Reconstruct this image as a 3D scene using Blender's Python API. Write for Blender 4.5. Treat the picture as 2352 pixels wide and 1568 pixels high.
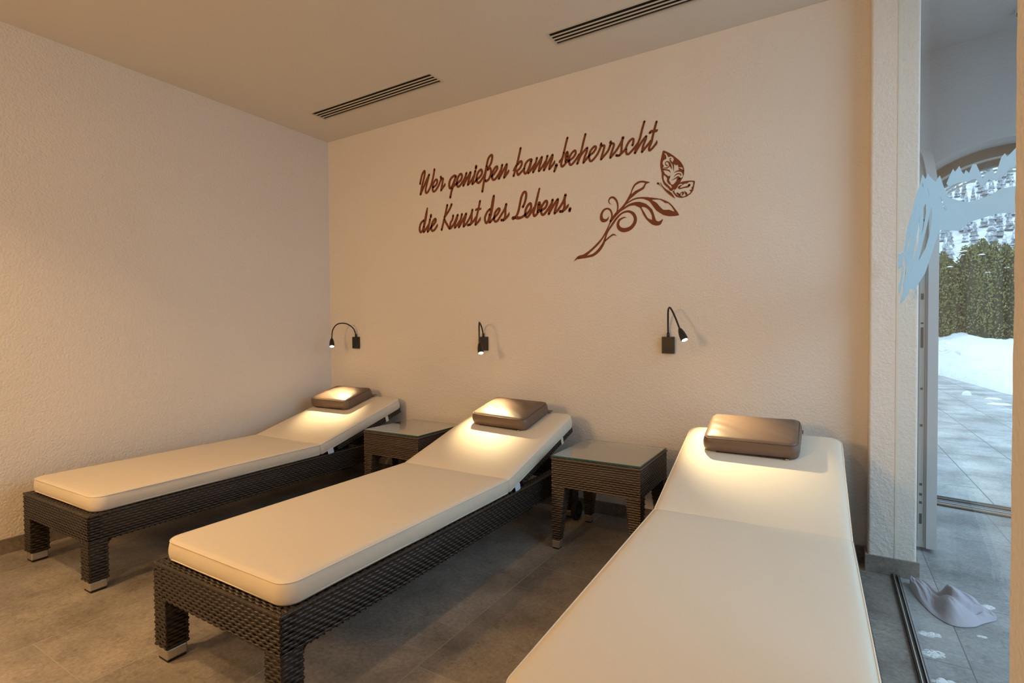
import bpy, math, random
import numpy as np
from mathutils import Vector, Matrix, noise
PI = math.pi
for o in list(bpy.data.objects): bpy.data.objects.remove(o)
SC = bpy.context.scene
COL = SC.collection

# ------------------------------------------------------------------ camera
YAW, PITCH, ROLL, FPX = 0.54273, -0.02123, -0.00748, 1201.23
cam_d = bpy.data.cameras.new('camera'); cam = bpy.data.objects.new('camera', cam_d); COL.objects.link(cam)
cam_d.sensor_width = 36.0; cam_d.lens = FPX / 2352 * 36.0; cam_d.clip_start = 0.02; cam_d.clip_end = 2000
_f0 = Vector((-math.sin(YAW), math.cos(YAW), 0)); _r0 = Vector((math.cos(YAW), math.sin(YAW), 0)); _u0 = Vector((0, 0, 1))
_f = math.cos(PITCH) * _f0 + math.sin(PITCH) * _u0; _u = -math.sin(PITCH) * _f0 + math.cos(PITCH) * _u0
_r = math.cos(ROLL) * _r0 + math.sin(ROLL) * _u; _u = -math.sin(ROLL) * _r0 + math.cos(ROLL) * _u
m = Matrix.Identity(4)
for i in range(3): m[i][0] = _r[i]; m[i][1] = _u[i]; m[i][2] = -_f[i]
m.translation = Vector((3.5279, -2.9379, 1.10)); cam.matrix_world = m
SC.camera = cam

# ------------------------------------------------------------------ view, sky, lights
SC.view_settings.view_transform = 'Standard'; SC.view_settings.look = 'None'
SC.view_settings.gamma = 1.0; SC.view_settings.exposure = 0.0; SC.view_settings.use_curve_mapping = False
world = bpy.data.worlds.new('overcast_sky'); SC.world = world; world.use_nodes = True
bg = world.node_tree.nodes['Background']
bg.inputs[0].default_value = (0.60, 0.81, 1.0, 1); bg.inputs[1].default_value = 2.15
WARM = (1.0, 0.61, 0.27)

def area_lamp(name, loc, target, power, size, color, spread=PI, size_y=None):
    d = bpy.data.lights.new(name, 'AREA'); d.energy = power; d.color = color; d.spread = spread
    if size_y: d.shape = 'RECTANGLE'; d.size = size; d.size_y = size_y
    else: d.shape = 'DISK'; d.size = size
    o = bpy.data.objects.new(name, d); COL.objects.link(o); o.location = loc
    o.rotation_euler = (Vector(target) - Vector(loc)).to_track_quat('-Z', 'Y').to_euler()
    return o
# recessed ceiling lamps of the room behind the photographer
area_lamp('ceiling_lamp_light', (1.05, -2.80, 2.60), (1.05, -2.72, 0), 11.5, 0.14, WARM, spread=math.radians(110))
area_lamp('ceiling_lamp_light', (2.35, -3.3, 2.60), (2.3, -3.0, 0), 14, 0.18, WARM, spread=math.radians(165))
# added warm fill light, unseen, at the far end behind the photographer
area_lamp('warm_fill_light', (0.9, -5.3, 1.95), (2.0, 0.0, 1.55), 56, 0.7, WARM)
# daylight falling in through the high east opening of the vestibule
area_lamp('daylight', (5.15, -1.30, 2.10), (2.6, -1.1, 0.35), 18, 2.7, (0.55, 0.78, 1.0), spread=math.radians(150), size_y=0.9)
# daylight of the vestibule's glazed side
pt = area_lamp('daylight_portal', (5.25, -0.5, 1.35), (0, -0.5, 1.35), 1, 2.6, (1, 1, 1), size_y=2.5)
pt.data.cycles.is_portal = True
pt2 = area_lamp('daylight_portal', (4.42, 1.42, 1.1), (4.42, 0, 1.1), 1, 1.25, (1, 1, 1), size_y=2.2)
pt2.data.cycles.is_portal = True

# ------------------------------------------------------------------ materials
def mat(name, color=(0.8, 0.8, 0.8), rough=0.6, metal=0.0, spec=0.5, **kw):
    M = bpy.data.materials.new(name); M.use_nodes = True; nt = M.node_tree
    b = nt.nodes['Principled BSDF']
    b.inputs['Base Color'].default_value = (*color, 1); b.inputs['Roughness'].default_value = rough
    b.inputs['Metallic'].default_value = metal; b.inputs['Specular IOR Level'].default_value = spec
    return M, nt, b
def N(nt, typ, **kw):
    n = nt.nodes.new(typ)
    for k, v in kw.items():
        if k in n.inputs: n.inputs[k].default_value = v
        else: setattr(n, k, v)
    return n
def L(nt, a, b): nt.links.new(a, b)
def objco(nt): return N(nt, 'ShaderNodeTexCoord').outputs['Object']
def pos(nt): return N(nt, 'ShaderNodeNewGeometry').outputs['Position']
def ramp(nt, fac, stops):
    r = N(nt, 'ShaderNodeValToRGB'); L(nt, fac, r.inputs[0]); e = r.color_ramp.elements
    e[0].position, e[0].color = stops[0][0], (*stops[0][1], 1); e[1].position, e[1].color = stops[-1][0], (*stops[-1][1], 1)
    for p_, c_ in stops[1:-1]:
        q = e.new(p_); q.color = (*c_, 1)
    return r.outputs[0]
def noise_fac(nt, vec, scale, detail=3, rough=0.5):
    n = N(nt, 'ShaderNodeTexNoise'); n.inputs['Scale'].default_value = scale; n.inputs['Detail'].default_value = detail
    n.inputs['Roughness'].default_value = rough; L(nt, vec, n.inputs['Vector']); return n.outputs['Fac']
def bump(nt, b, h, strength, dist):
    n = N(nt, 'ShaderNodeBump'); n.inputs['Strength'].default_value = strength; n.inputs['Distance'].default_value = dist
    L(nt, h, n.inputs['Height']); L(nt, n.outputs[0], b.inputs['Normal']); return n
def math_node(nt, op, a, b_=None):
    n = N(nt, 'ShaderNodeMath', operation=op)
    for i, v in enumerate((a, b_)):
        if v is None: continue
        if isinstance(v, (int, float)): n.inputs[i].default_value = v
        else: L(nt, v, n.inputs[i])
    return n.outputs[0]
def mixc(nt, fac, a, b_, blend='MIX'):
    n = N(nt, 'ShaderNodeMix', data_type='RGBA', blend_type=blend)
    for sock, v in ((n.inputs[0], fac), (n.inputs[6], a), (n.inputs[7], b_)):
        if isinstance(v, (int, float)): sock.default_value = v
        elif isinstance(v, tuple): sock.default_value = (*v, 1)
        else: L(nt, v, sock)
    return n.outputs[2]

def plaster(name, col, strength=0.9, dist=0.0045):
    M, nt, b = mat(name, col, 0.92, spec=0.2)
    v = pos(nt)
    n1 = noise_fac(nt, v, 85, 3, 0.55); n2 = noise_fac(nt, v, 26, 2, 0.5)
    h = math_node(nt, 'ADD', math_node(nt, 'MULTIPLY', n1, 0.9), math_node(nt, 'MULTIPLY', n2, 0.5))
    bump(nt, b, h, strength, dist)
    c = ramp(nt, noise_fac(nt, v, 1.3, 3), [(0.3, tuple(x * 0.965 for x in col)), (0.7, col)])
    L(nt, c, b.inputs['Base Color'])
    return M
M_wall = plaster('rough_plaster', (0.78, 0.722, 0.662))
M_ceil, nt, b = mat('smooth_ceiling_paint', (0.74, 0.70, 0.64), 0.9, spec=0.15)
bump(nt, b, noise_fac(nt, pos(nt), 60, 2), 0.15, 0.001)
M_vest = plaster('vestibule_plaster', (0.56, 0.555, 0.56), 0.5, 0.003)

def stone(name, base, bw, bh, off, shift, mortar, var=0.12, mort=0.0016, swap=True, rough=0.55):
    M, nt, b = mat(name, base, rough, spec=0.35)
    sep = N(nt, 'ShaderNodeSeparateXYZ'); L(nt, pos(nt), sep.inputs[0])
    cmb = N(nt, 'ShaderNodeCombineXYZ')
    a, c = (sep.outputs['Y'], sep.outputs['X']) if swap else (sep.outputs['X'], sep.outputs['Y'])
    L(nt, math_node(nt, 'ADD', a, shift[0]), cmb.inputs[0]); L(nt, math_node(nt, 'ADD', c, shift[1]), cmb.inputs[1])
    br = N(nt, 'ShaderNodeTexBrick'); br.offset = off; br.offset_frequency = 2; br.squash = 1
    L(nt, cmb.outputs[0], br.inputs['Vector'])
    br.inputs['Scale'].default_value = 1; br.inputs['Brick Width'].default_value = bw; br.inputs['Row Height'].default_value = bh
    br.inputs['Mortar Size'].default_value = mort; br.inputs['Mortar Smooth'].default_value = 0.1; br.inputs['Bias'].default_value = 0
    br.inputs['Color1'].default_value = (*[x * (1 - var) for x in base], 1); br.inputs['Color2'].default_value = (*[x * (1 + var) for x in base], 1)
    br.inputs['Mortar'].default_value = (*mortar, 1)
    p_ = pos(nt)
    big = ramp(nt, noise_fac(nt, p_, 2.6, 6, 0.62), [(0.30, (0.55, 0.53, 0.52)), (0.5, (0.95, 0.94, 0.93)), (0.70, (1.34, 1.31, 1.26))])
    fine = ramp(nt, noise_fac(nt, p_, 70, 5, 0.7), [(0.28, (0.72, 0.72, 0.72)), (0.72, (1.22, 1.22, 1.22))])
    dark = ramp(nt, noise_fac(nt, p_, 11, 7, 0.75), [(0.30, (0.66, 0.64, 0.62)), (0.44, (1, 1, 1)), (1.0, (1, 1, 1))])
    c1 = mixc(nt, 1.0, br.outputs['Color'], big, 'MULTIPLY'); c1 = mixc(nt, 1.0, c1, fine, 'MULTIPLY'); c1 = mixc(nt, 1.0, c1, dark, 'MULTIPLY')
    vn = math_node(nt, 'ABSOLUTE', math_node(nt, 'SUBTRACT', noise_fac(nt, p_, 1.1, 9, 0.72), 0.5))
    c1 = mixc(nt, 1.0, c1, ramp(nt, vn, [(0.0, (0.80, 0.78, 0.76)), (0.008, (0.95, 0.95, 0.95)), (0.02, (1, 1, 1))]), 'MULTIPLY')
    c1 = mixc(nt, br.outputs['Fac'], c1, (*mortar,))
    L(nt, c1, b.inputs['Base Color'])
    h = math_node(nt, 'SUBTRACT', math_node(nt, 'MULTIPLY', noise_fac(nt, p_, 55, 5, 0.6), 0.5), math_node(nt, 'MULTIPLY', br.outputs['Fac'], 0.6))
    bump(nt, b, h, 0.5, 0.002)
    return M
M_tile = stone('grey_beige_stone_tile', (0.30, 0.272, 0.245), 0.84, 0.42, 0.2857, (0.57 + 8.4, -2.38 + 4.2), (0.36, 0.33, 0.295))
M_tilev = stone('entrance_stone_tile', (0.38, 0.385, 0.395), 0.84, 0.40, 0.42, (8.4 - 0.08, -3.93 + 4.0), (0.13, 0.13, 0.13))
M_pave = stone('grey_terrace_slab', (0.44, 0.46, 0.47), 0.78, 0.41, 0.5, (7.8 - 0.2, -4.42 + 4.1), (0.16, 0.17, 0.18), mort=0.004)
M_base = stone('stone_skirting', (0.27, 0.235, 0.205), 0.6, 5.0, 0.0, (6.03, 2.5), (0.2, 0.18, 0.16), swap=False)

# leather cushions
M_cream, nt, b = mat('cream_faux_leather', (0.70, 0.63, 0.525), 0.58, spec=0.22)
v = objco(nt); h1 = noise_fac(nt, v, 260, 3); h2 = noise_fac(nt, v, 5.5, 3, 0.6)
bump(nt, b, math_node(nt, 'ADD', math_node(nt, 'MULTIPLY', h1, 0.05), math_node(nt, 'MULTIPLY', h2, 0.8)), 0.25, 0.006)
M_piping, _, _ = mat('cream_piping', (0.78, 0.70, 0.58), 0.5)
M_brown, nt, b = mat('taupe_brown_leather', (0.145, 0.095, 0.068), 0.40, spec=0.45)
v = objco(nt); h1 = noise_fac(nt, v, 400, 2); h2 = noise_fac(nt, v, 16, 3, 0.6)
bump(nt, b, math_node(nt, 'ADD', math_node(nt, 'MULTIPLY', h1, 0.06), math_node(nt, 'MULTIPLY', h2, 0.6)), 0.3, 0.004)
M_browndk, _, _ = mat('dark_brown_seam', (0.07, 0.042, 0.03), 0.5)
# wicker
def wicker(name, c0, c1, rough):
    M, nt, b = mat(name, c0, rough, spec=0.5)
    v = objco(nt)
    st = N(nt, 'ShaderNodeMapping'); st.inputs['Scale'].default_value = (7, 7, 60); L(nt, v, st.inputs[0])
    L(nt, ramp(nt, noise_fac(nt, st.outputs[0], 1.0, 4, 0.7), [(0.35, c0), (0.60, tuple((x + y) / 2 for x, y in zip(c0, c1))), (0.75, c1)]), b.inputs['Base Color'])
    return M
M_wick = wicker('dark_brown_wicker', (0.020, 0.0155, 0.0125), (0.055, 0.038, 0.027), 0.36)
M_wickt = wicker('lit_brown_table_wicker', (0.060, 0.042, 0.030), (0.13, 0.088, 0.058), 0.40)  # lighter than the lounger wicker: the angle's brighter light is put into the colour
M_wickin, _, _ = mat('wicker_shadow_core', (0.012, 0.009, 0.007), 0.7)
M_steel, _, _ = mat('brushed_aluminium_foot', (0.62, 0.58, 0.52), 0.32, metal=0.9)
M_rubber, _, _ = mat('black_rubber', (0.012, 0.012, 0.013), 0.7)
M_frame, _, _ = mat('anthracite_metal', (0.055, 0.055, 0.06), 0.4, metal=0.6)
M_lampb, nt, b = mat('black_lamp_metal', (0.028, 0.024, 0.021), 0.45, metal=0.3)
M_label, _, _ = mat('pale_care_label', (0.62, 0.70, 0.82), 0.6)
M_ink, nt, b = mat('rust_brown_wall_paint', (0.20, 0.062, 0.026), 0.8, spec=0.2)
bump(nt, b, noise_fac(nt, pos(nt), 85, 3), 0.6, 0.003)
M_white, _, _ = mat('white_frame_plastic', (0.78, 0.76, 0.70), 0.45)
M_leafw, _, _ = mat('door_overlap_grey_white', (0.56, 0.54, 0.53), 0.45)
M_creamd, _, _ = mat('door_inner_cream', (0.40, 0.37, 0.33), 0.45)
M_dbrown, _, _ = mat('door_outer_brown', (0.23, 0.15, 0.095), 0.5)
M_alu, _, _ = mat('threshold_aluminium', (0.5, 0.5, 0.52), 0.35, metal=0.8)
M_black, _, _ = mat('vent_black', (0.008, 0.008, 0.008), 0.8)
M_vent, _, _ = mat('vent_cream_metal', (0.62, 0.57, 0.48), 0.5)
M_towel, nt, b = mat('white_cotton_cloth', (0.50, 0.49, 0.56), 0.9, spec=0.1)
bump(nt, b, noise_fac(nt, pos(nt), 600, 2), 0.3, 0.001)
M_led, nt, b = mat('warm_led_lens', (1, 0.9, 0.7), 0.3)
b.inputs['Emission Color'].default_value = (1.0, 0.80, 0.48, 1); b.inputs['Emission Strength'].default_value = 28

def glass_mix(name, tint, gloss_rough=0.0, f0=0.04, k=1.0):
    M = bpy.data.materials.new(name); M.use_nodes = True; nt = M.node_tree; nt.nodes.clear()
    o = N(nt, 'ShaderNodeOutputMaterial'); t = N(nt, 'ShaderNodeBsdfTransparent'); t.inputs[0].default_value = (*tint, 1)
    g = N(nt, 'ShaderNodeBsdfGlossy'); g.inputs['Roughness'].default_value = gloss_rough; g.inputs[0].default_value = (1, 1, 1, 1)
    gm = N(nt, 'ShaderNodeNewGeometry'); dp = N(nt, 'ShaderNodeVectorMath', operation='DOT_PRODUCT')
    L(nt, gm.outputs['Normal'], dp.inputs[0]); L(nt, gm.outputs['Incoming'], dp.inputs[1])
    q = math_node(nt, 'SUBTRACT', 1.0, math_node(nt, 'ABSOLUTE', dp.outputs['Value']))
    fac = math_node(nt, 'ADD', math_node(nt, 'MULTIPLY', math_node(nt, 'POWER', q, 5), 1 - f0), f0)
    fac = math_node(nt, 'MULTIPLY', fac, k)
    mx = N(nt, 'ShaderNodeMixShader'); L(nt, fac, mx.inputs[0]); L(nt, t.outputs[0], mx.inputs[1]); L(nt, g.outputs[0], mx.inputs[2])
    L(nt, mx.outputs[0], o.inputs[0]); return M
M_glass = glass_mix('clear_pane_glass', (0.965, 0.985, 0.98), f0=0.03, k=0.22)
M_gedge, nt, b = mat('green_glass_edge', (0.03, 0.10, 0.085), 0.15)
# table glass: clear float glass over the woven top
M_tglass = glass_mix('table_top_glass', (0.86, 0.90, 0.88), 0.04, f0=0.06, k=1.6)
# frosted film
M_film = bpy.data.materials.new('frosted_glass_film'); M_film.use_nodes = True; nt = M_film.node_tree; nt.nodes.clear()
o = N(nt, 'ShaderNodeOutputMaterial'); d1 = N(nt, 'ShaderNodeBsdfDiffuse'); d1.inputs[0].default_value = (0.62, 0.74, 0.80, 1)
d2 = N(nt, 'ShaderNodeBsdfTranslucent'); d2.inputs[0].default_value = (0.66, 0.82, 0.90, 1)
m1 = N(nt, 'ShaderNodeMixShader'); m1.inputs[0].default_value = 0.62; L(nt, d1.outputs[0], m1.inputs[1]); L(nt, d2.outputs[0], m1.inputs[2])
t = N(nt, 'ShaderNodeBsdfTransparent'); m2 = N(nt, 'ShaderNodeMixShader'); m2.inputs[0].default_value = 0.06
L(nt, m1.outputs[0], m2.inputs[1]); L(nt, t.outputs[0], m2.inputs[2]); L(nt, m2.outputs[0], o.inputs[0])
# outdoors
M_snow, nt, b = mat('snow', (0.88, 0.90, 0.93), 0.8, spec=0.2)
bump(nt, b, noise_fac(nt, pos(nt), 4, 6, 0.6), 0.7, 0.12)
M_leaf, nt, b = mat('thuja_foliage', (0.12, 0.13, 0.05), 0.7, spec=0.2)
L(nt, ramp(nt, noise_fac(nt, pos(nt), 3.5, 4, 0.7), [(0.3, (0.10, 0.115, 0.05)), (0.55, (0.22, 0.225, 0.09)), (0.75, (0.36, 0.34, 0.15))]), b.inputs['Base Color'])
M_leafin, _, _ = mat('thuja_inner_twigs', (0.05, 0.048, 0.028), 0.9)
M_trunk, _, _ = mat('bark', (0.10, 0.07, 0.05), 0.9)
M_fir, nt, b = mat('snow_dusted_fir', (0.3, 0.33, 0.36), 0.9, spec=0.1)
L(nt, ramp(nt, noise_fac(nt, pos(nt), 0.55, 5, 0.75), [(0.40, (0.20, 0.22, 0.23)), (0.53, (0.42, 0.45, 0.48)), (0.63, (0.84, 0.87, 0.92))]), b.inputs['Base Color'])
M_hill, nt, b = mat('snowy_hillside', (0.85, 0.88, 0.92), 0.9, spec=0.1)
L(nt, ramp(nt, noise_fac(nt, pos(nt), 0.25, 6, 0.7), [(0.35, (0.50, 0.53, 0.57)), (0.55, (0.88, 0.90, 0.94))]), b.inputs['Base Color'])

# ------------------------------------------------------------------ mesh helpers
WORDS={'Wer':[[(9858,21702,149),(9968,22082,149),(10088,22386,148),(10244,22551,148),(10308,22497,148),(10278,22239,148),(10157,21847,148),(10017,21457,149),(9886,20932,149)],[(9886,20932,149),(10131,21323,148),(10405,21780,147),(10715,22228,146)],[(10715,22228,146),(10597,21897,147),(10458,21509,147),(10370,21171,147),(10413,20975,147),(10585,21024,147),(10816,21340,146),(11010,21775,146),(11128,22162,145),(11207,22525,145)],[(11078,21272,145),(11341,21407,145),(11455,21620,144),(11383,21776,144),(11233,21712,145),(11062,21506,145),(11021,21252,146),(11037,21046,145),(11148,20958,145),(11336,21061,145),(11562,21316,144),(11732,21607,143),(11796,21741,143),(11776,21901,163)],[(11782,21786,143),(11964,21757,143),(11952,21631,143),(11893,21353,143),(11785,20953,143)],[(11785,20953,143),(12001,21166,143),(12119,21291,142),(12157,21414,32)]],'genießen':[[(13103,21750,152),(12962,21800,153),(12693,21658,153),(12547,21426,154),(12515,21175,154),(12595,20979,154),(12758,21083,153),(12940,21394,153),(13103,21735,152)],[(13103,21735,152),(12975,21389,152),(12829,21044,153),(12700,20723,153),(12598,20340,154)],[(12738,20916,153),(12936,21113,153),(13221,21239,152),(13504,21393,151),(13629,21625,150),(13578,21814,151),(13421,21784,151),(13260,21570,152),(13186,21301,152),(13202,21101,152),(13306,20988,151),(13500,21085,151),(13782,21378,150),(13940,21604,149)],[(14012,21815,149),(13940,21604,149),(13833,21286,150),(13736,20994,150)],[(13736,20994,150),(13989,21346,149),(14355,21815,148)],[(14355,21815,148),(14301,21547,148),(14177,21234,149),(14123,20992,149)],[(14123,20992,149),(14399,21227,148),(14640,21521,147)],[(14762,21845,147),(14657,21518,147),(14535,21179,147),(14499,20991,148)],[(14499,20991,148),(14670,21104,147),(14873,21237,146),(15109,21365,146),(15295,21581,145),(15274,21803,145),(15164,21835,146),(14979,21687,146),(14858,21404,146),(14856,21158,146),(14971,21003,146),(15122,21035,146),(15341,21247,145),(15542,21515,144)],[(15542,21515,144),(15644,21878,144),(15730,22216,144),(15848,22520,143),(16044,22674,143),(16134,22604,142),(16106,22340,143),(15990,22064,143),(15759,21832,144)],[(15679,22035,144),(15575,21509,144),(15437,20933,145),(15315,20364,145)],[(15758,21751,144),(15939,21843,143),(16028,21653,143),(16016,21439,143),(15866,21138,143),(15652,21009,144),(15554,21078,144)],[(14833,22149,159),(14808,22003,153)],[(16095,21264,143),(16323,21444,142),(16518,21680,141),(16504,21843,141),(16359,21787,142),(16179,21574,142),(16096,21372,143),(16126,21125,142),(16222,21016,142),(16384,21058,142),(16611,21290,141),(16804,21553,140)],[(16918,21880,140),(16836,21601,140),(16722,21246,141),(16649,21017,141)],[(16649,21017,141),(16897,21351,140),(17264,21862,139)],[(17264,21862,139),(17221,21564,139),(17101,21212,139),(17052,21029,140)],[(17052,21029,140),(17243,21216,139),(17385,21379,139),(17432,21490,29)]],'kann,':[[(18318,22715,134),(18247,22440,134),(18131,22034,135),(18028,21688,135),(17913,21407,135),(17779,21021,136)],[(17741,21349,47),(17863,21480,135),(18003,21671,135)],[(18066,21703,135),(18217,21827,134),(18346,21873,134),(18402,21774,134),(18359,21590,134),(18213,21401,134),(18050,21310,135),(18061,21148,135),(18140,21032,135),(18285,21133,134),(18559,21365,133),(18660,21624,133),(18833,21806,133),(19052,21870,132),(19124,21809,132)],[(18584,21403,133),(18558,21195,133),(18643,21037,133),(18778,21117,133),(18927,21368,132),(19075,21743,132)],[(19100,21760,132),(19013,21459,132),(18901,21224,132),(18870,21028,132)],[(18870,21028,132),(19047,21179,132),(19363,21547,131)],[(19505,21879,131),(19448,21679,131),(19326,21365,131),(19220,21029,131)],[(19220,21029,131),(19434,21305,131),(19675,21640,130),(19854,21880,129)],[(19854,21869,129),(19805,21618,130),(19697,21345,130),(19635,21031,130)],[(19635,21031,130),(19862,21234,129),(20111,21545,129)],[(20254,21882,128),(20182,21657,128),(20063,21304,129),(19997,21024,129)],[(19997,21024,129),(20215,21340,128),(20609,21880,127)],[(20609,21880,127),(20566,21610,127),(20425,21305,128),(20370,21036,128)],[(20370,21036,128),(20540,21183,127),(20714,21379,127),(20754,21516,31)],[(20874,21209,174),(20804,21036,157),(20718,20835,122)]],'beherrscht':[[(21630,22729,124),(21527,22415,124),(21401,21952,125),(21275,21569,125),(21104,21395,126),(21069,21319,65)],[(21389,21894,125),(21274,21508,125),(21193,21236,125),(21238,21056,125),(21362,21086,125),(21520,21242,124),(21600,21350,124),(21646,21625,124),(21625,21861,124),(21546,21825,124),(21500,21651,125),(21498,21306,125)],[(21601,21633,124),(21555,21357,124)],[(21655,21279,124),(21856,21386,123),(22034,21496,123),(22167,21693,123),(22135,21859,123),(22013,21831,123),(21858,21688,123),(21745,21486,124),(21733,21226,124),(21810,21061,124),(21943,21089,123),(22143,21276,123),(22407,21590,122)],[(22813,22716,121),(22693,22333,121),(22549,21803,121),(22395,21412,122),(22269,21044,122)],[(22280,21054,125),(22478,21463,124),(22731,21733,123),(22924,21882,123)],[(22924,21875,123),(22878,21643,123),(22752,21352,123),(22670,21041,123)],[(22670,21041,123),(22865,21227,123),(23091,21417,122),(23294,21527,122),(23450,21705,121),(23473,21836,121),(23384,21873,121),(23228,21767,122),(23081,21565,122),(23035,21323,122),(23079,21117,122),(23168,21049,122),(23337,21145,121),(23582,21412,121),(23760,21731,120),(23816,21844,120)],[(23794,21848,150),(23810,21979,107)],[(23826,21832,129),(23980,21824,119),(24001,21727,119),(23935,21493,120),(23846,21242,120),(23795,21045,120)],[(23795,21045,120),(24021,21252,119),(24239,21479,119),(24370,21761,118)],[(24366,21884,131),(24403,21969,118)],[(24392,21859,135),(24553,21828,118),(24585,21721,118),(24509,21491,118),(24411,21223,118),(24367,21041,118)],[(24367,21041,118),(24561,21217,118),(24776,21442,117),(24988,21746,116),(25084,21929,116),(25141,22069,116)],[(25141,22059,145),(25083,21849,125),(25062,21631,116),(25040,21333,116),(24976,21122,117),(24859,21062,117),(24743,21113,138)],[(24880,21068,117),(25092,21202,116),(25281,21369,116),(25376,21572,115),(25511,21767,115),(25677,21875,114),(25755,21839,114),(25748,21681,114),(25697,21512,114)],[(25323,21381,115),(25327,21160,115),(25416,21054,115),(25530,21093,115),(25778,21317,114),(26045,21605,113)],[(26391,22710,112),(26269,22332,113),(26147,21882,113),(26024,21569,113),(25901,21275,114),(25839,21043,114)],[(25839,21043,114),(26024,21312,113),(26268,21642,113),(26490,21870,112)],[(26490,21870,112),(26449,21666,112),(26328,21393,113),(26246,21033,113)],[(26246,21033,113),(26428,21217,112),(26768,21565,111)],[(27076,22556,110),(26987,22264,111),(26868,21820,111),(26788,21483,111),(26658,21194,112),(26678,21038,112),(26787,21092,111),(26946,21239,111),(27064,21372,110),(27088,21514,32)],[(26694,22010,112),(26789,22079,139),(27045,22057,138),(27120,22100,59)]],'die':[[(10511,19857,100),(10442,19573,174),(10329,19117,201),(10208,18720,188),(10125,18258,155)],[(10193,19015,155),(9980,18922,155),(9831,18732,156),(9760,18414,156),(9854,18197,156),(10029,18297,155),(10168,18606,155)],[(10143,18182,155),(10395,18406,154),(10647,18700,153)],[(10746,19034,153),(10666,18727,153),(10547,18389,154),(10518,18164,154)],[(10518,18164,154),(10717,18342,153),(10890,18499,153),(11079,18623,152),(11269,18834,151),(11253,19004,151),(11121,18953,152),(10938,18726,152),(10859,18473,153),(10879,18267,153),(10998,18181,152),(11186,18263,152),(11376,18475,151),(11433,18613,46)],[(10848,19334,146),(10823,19171,153)]],'Kunst':[[(12329,19850,148),(12204,19414,148),(12052,18917,149),(11922,18530,149),(11804,18164,150)],[(12707,19849,147),(12596,19622,147),(12376,19336,148),(12064,19031,149)],[(12044,18890,149),(12222,18583,148),(12478,18213,148)],[(12840,19053,147),(12765,18778,147),(12601,18569,147),(12581,18401,147),(12579,18230,147)],[(12488,18189,148),(12650,18223,147),(12940,18531,146),(13230,19049,145)],[(13230,19049,145),(13156,18789,146),(13010,18467,146),(12971,18194,146)],[(12971,18194,146),(13186,18363,145),(13401,18620,145)],[(13598,19061,144),(13525,18803,144),(13399,18508,145),(13325,18192,145)],[(13325,18192,145),(13539,18464,144),(13956,19054,143)],[(13956,19045,143),(13891,18788,143),(13766,18467,144),(13728,18191,144)],[(13728,18191,144),(13955,18362,143),(14199,18641,142),(14409,19004,142),(14490,19249,141)],[(14490,19244,141),(14425,18975,142),(14411,18644,142),(14368,18399,142),(14229,18262,142),(14102,18248,155)],[(14246,18246,142),(14504,18412,141),(14813,18735,141)],[(15125,19754,140),(15038,19422,140),(14882,18892,140),(14776,18491,141),(14729,18207,141)],[(14729,18207,141),(14943,18362,140),(15096,18523,140),(15154,18667,36)],[(14767,19168,92),(14852,19240,140),(15136,19223,133),(15194,19287,48)]],'des':[[(16238,19948,148),(16177,19681,196),(16109,19339,208),(15990,18813,196),(15888,18473,167),(15876,18230,143)],[(15944,19117,143),(15730,18980,144),(15539,18677,144),(15510,18435,144),(15623,18217,144),(15790,18403,144),(15891,18771,143)],[(15902,18227,143),(16132,18417,142),(16295,18533,142),(16522,18722,141),(16678,18944,141),(16653,19060,141),(16525,19030,141),(16330,18826,142),(16247,18539,142),(16261,18321,142),(16382,18227,142),(16550,18315,141),(16776,18584,140),(17065,18949,140),(17200,19278,139)],[(17206,19277,139),(17144,18993,139),(17125,18675,139),(17092,18440,139),(16964,18281,140),(16821,18279,164)],[(16963,18241,140),(17217,18398,139),(17375,18566,139),(17420,18719,35)]],'Lebens.':[[(18455,18929,147),(18589,19177,147),(18690,19504,147),(18703,19767,147),(18616,19877,147),(18495,19824,147),(18373,19623,148),(18282,19332,148),(18213,19036,148),(18122,18705,149),(17986,18435,149),(17851,18336,166),(17716,18304,217)],[(17829,18329,150),(18096,18269,186),(18340,18279,148),(18605,18399,147),(18824,18524,146),(19042,18779,146),(19045,19042,146),(18958,19082,146),(18805,18960,146),(18668,18732,147),(18623,18492,147),(18659,18327,147),(18745,18250,147),(18866,18302,146),(19106,18565,145),(19322,18819,145)],[(19671,19932,100),(19584,19643,132),(19475,19248,144),(19333,18780,145),(19234,18493,145),(19250,18322,145),(19318,18258,145),(19468,18352,144),(19597,18523,144),(19683,18661,143),(19706,18882,143),(19661,19064,143),(19590,18971,144),(19556,18752,144),(19533,18493,144)],[(19632,18966,144),(19619,18558,144)],[(19703,18510,143),(19894,18579,143),(20083,18685,142),(20199,18892,142),(20190,19068,142),(20086,19082,142),(19938,18944,143),(19810,18738,143),(19777,18501,143),(19818,18328,143),(19902,18257,143),(20039,18320,142),(20270,18569,141),(20500,18853,141)],[(20594,19106,140),(20520,18850,141),(20394,18498,141),(20324,18258,141)],[(20324,18258,141),(20518,18556,141),(20767,18891,140),(20948,19095,139)],[(20948,19086,139),(20920,18871,139),(20785,18523,140),(20722,18247,140)],[(20722,18247,140),(20968,18445,139),(21213,18741,138),(21386,19027,138),(21477,19295,137)],[(21477,19286,153),(21412,19023,138),(21409,18662,138),(21362,18450,138),(21251,18310,138),(21109,18318,162)],[(21251,18292,138),(21472,18436,137),(21613,18581,137),(21689,18698,38)],[(21787,18415,152),(21740,18273,159)]]}
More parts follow.
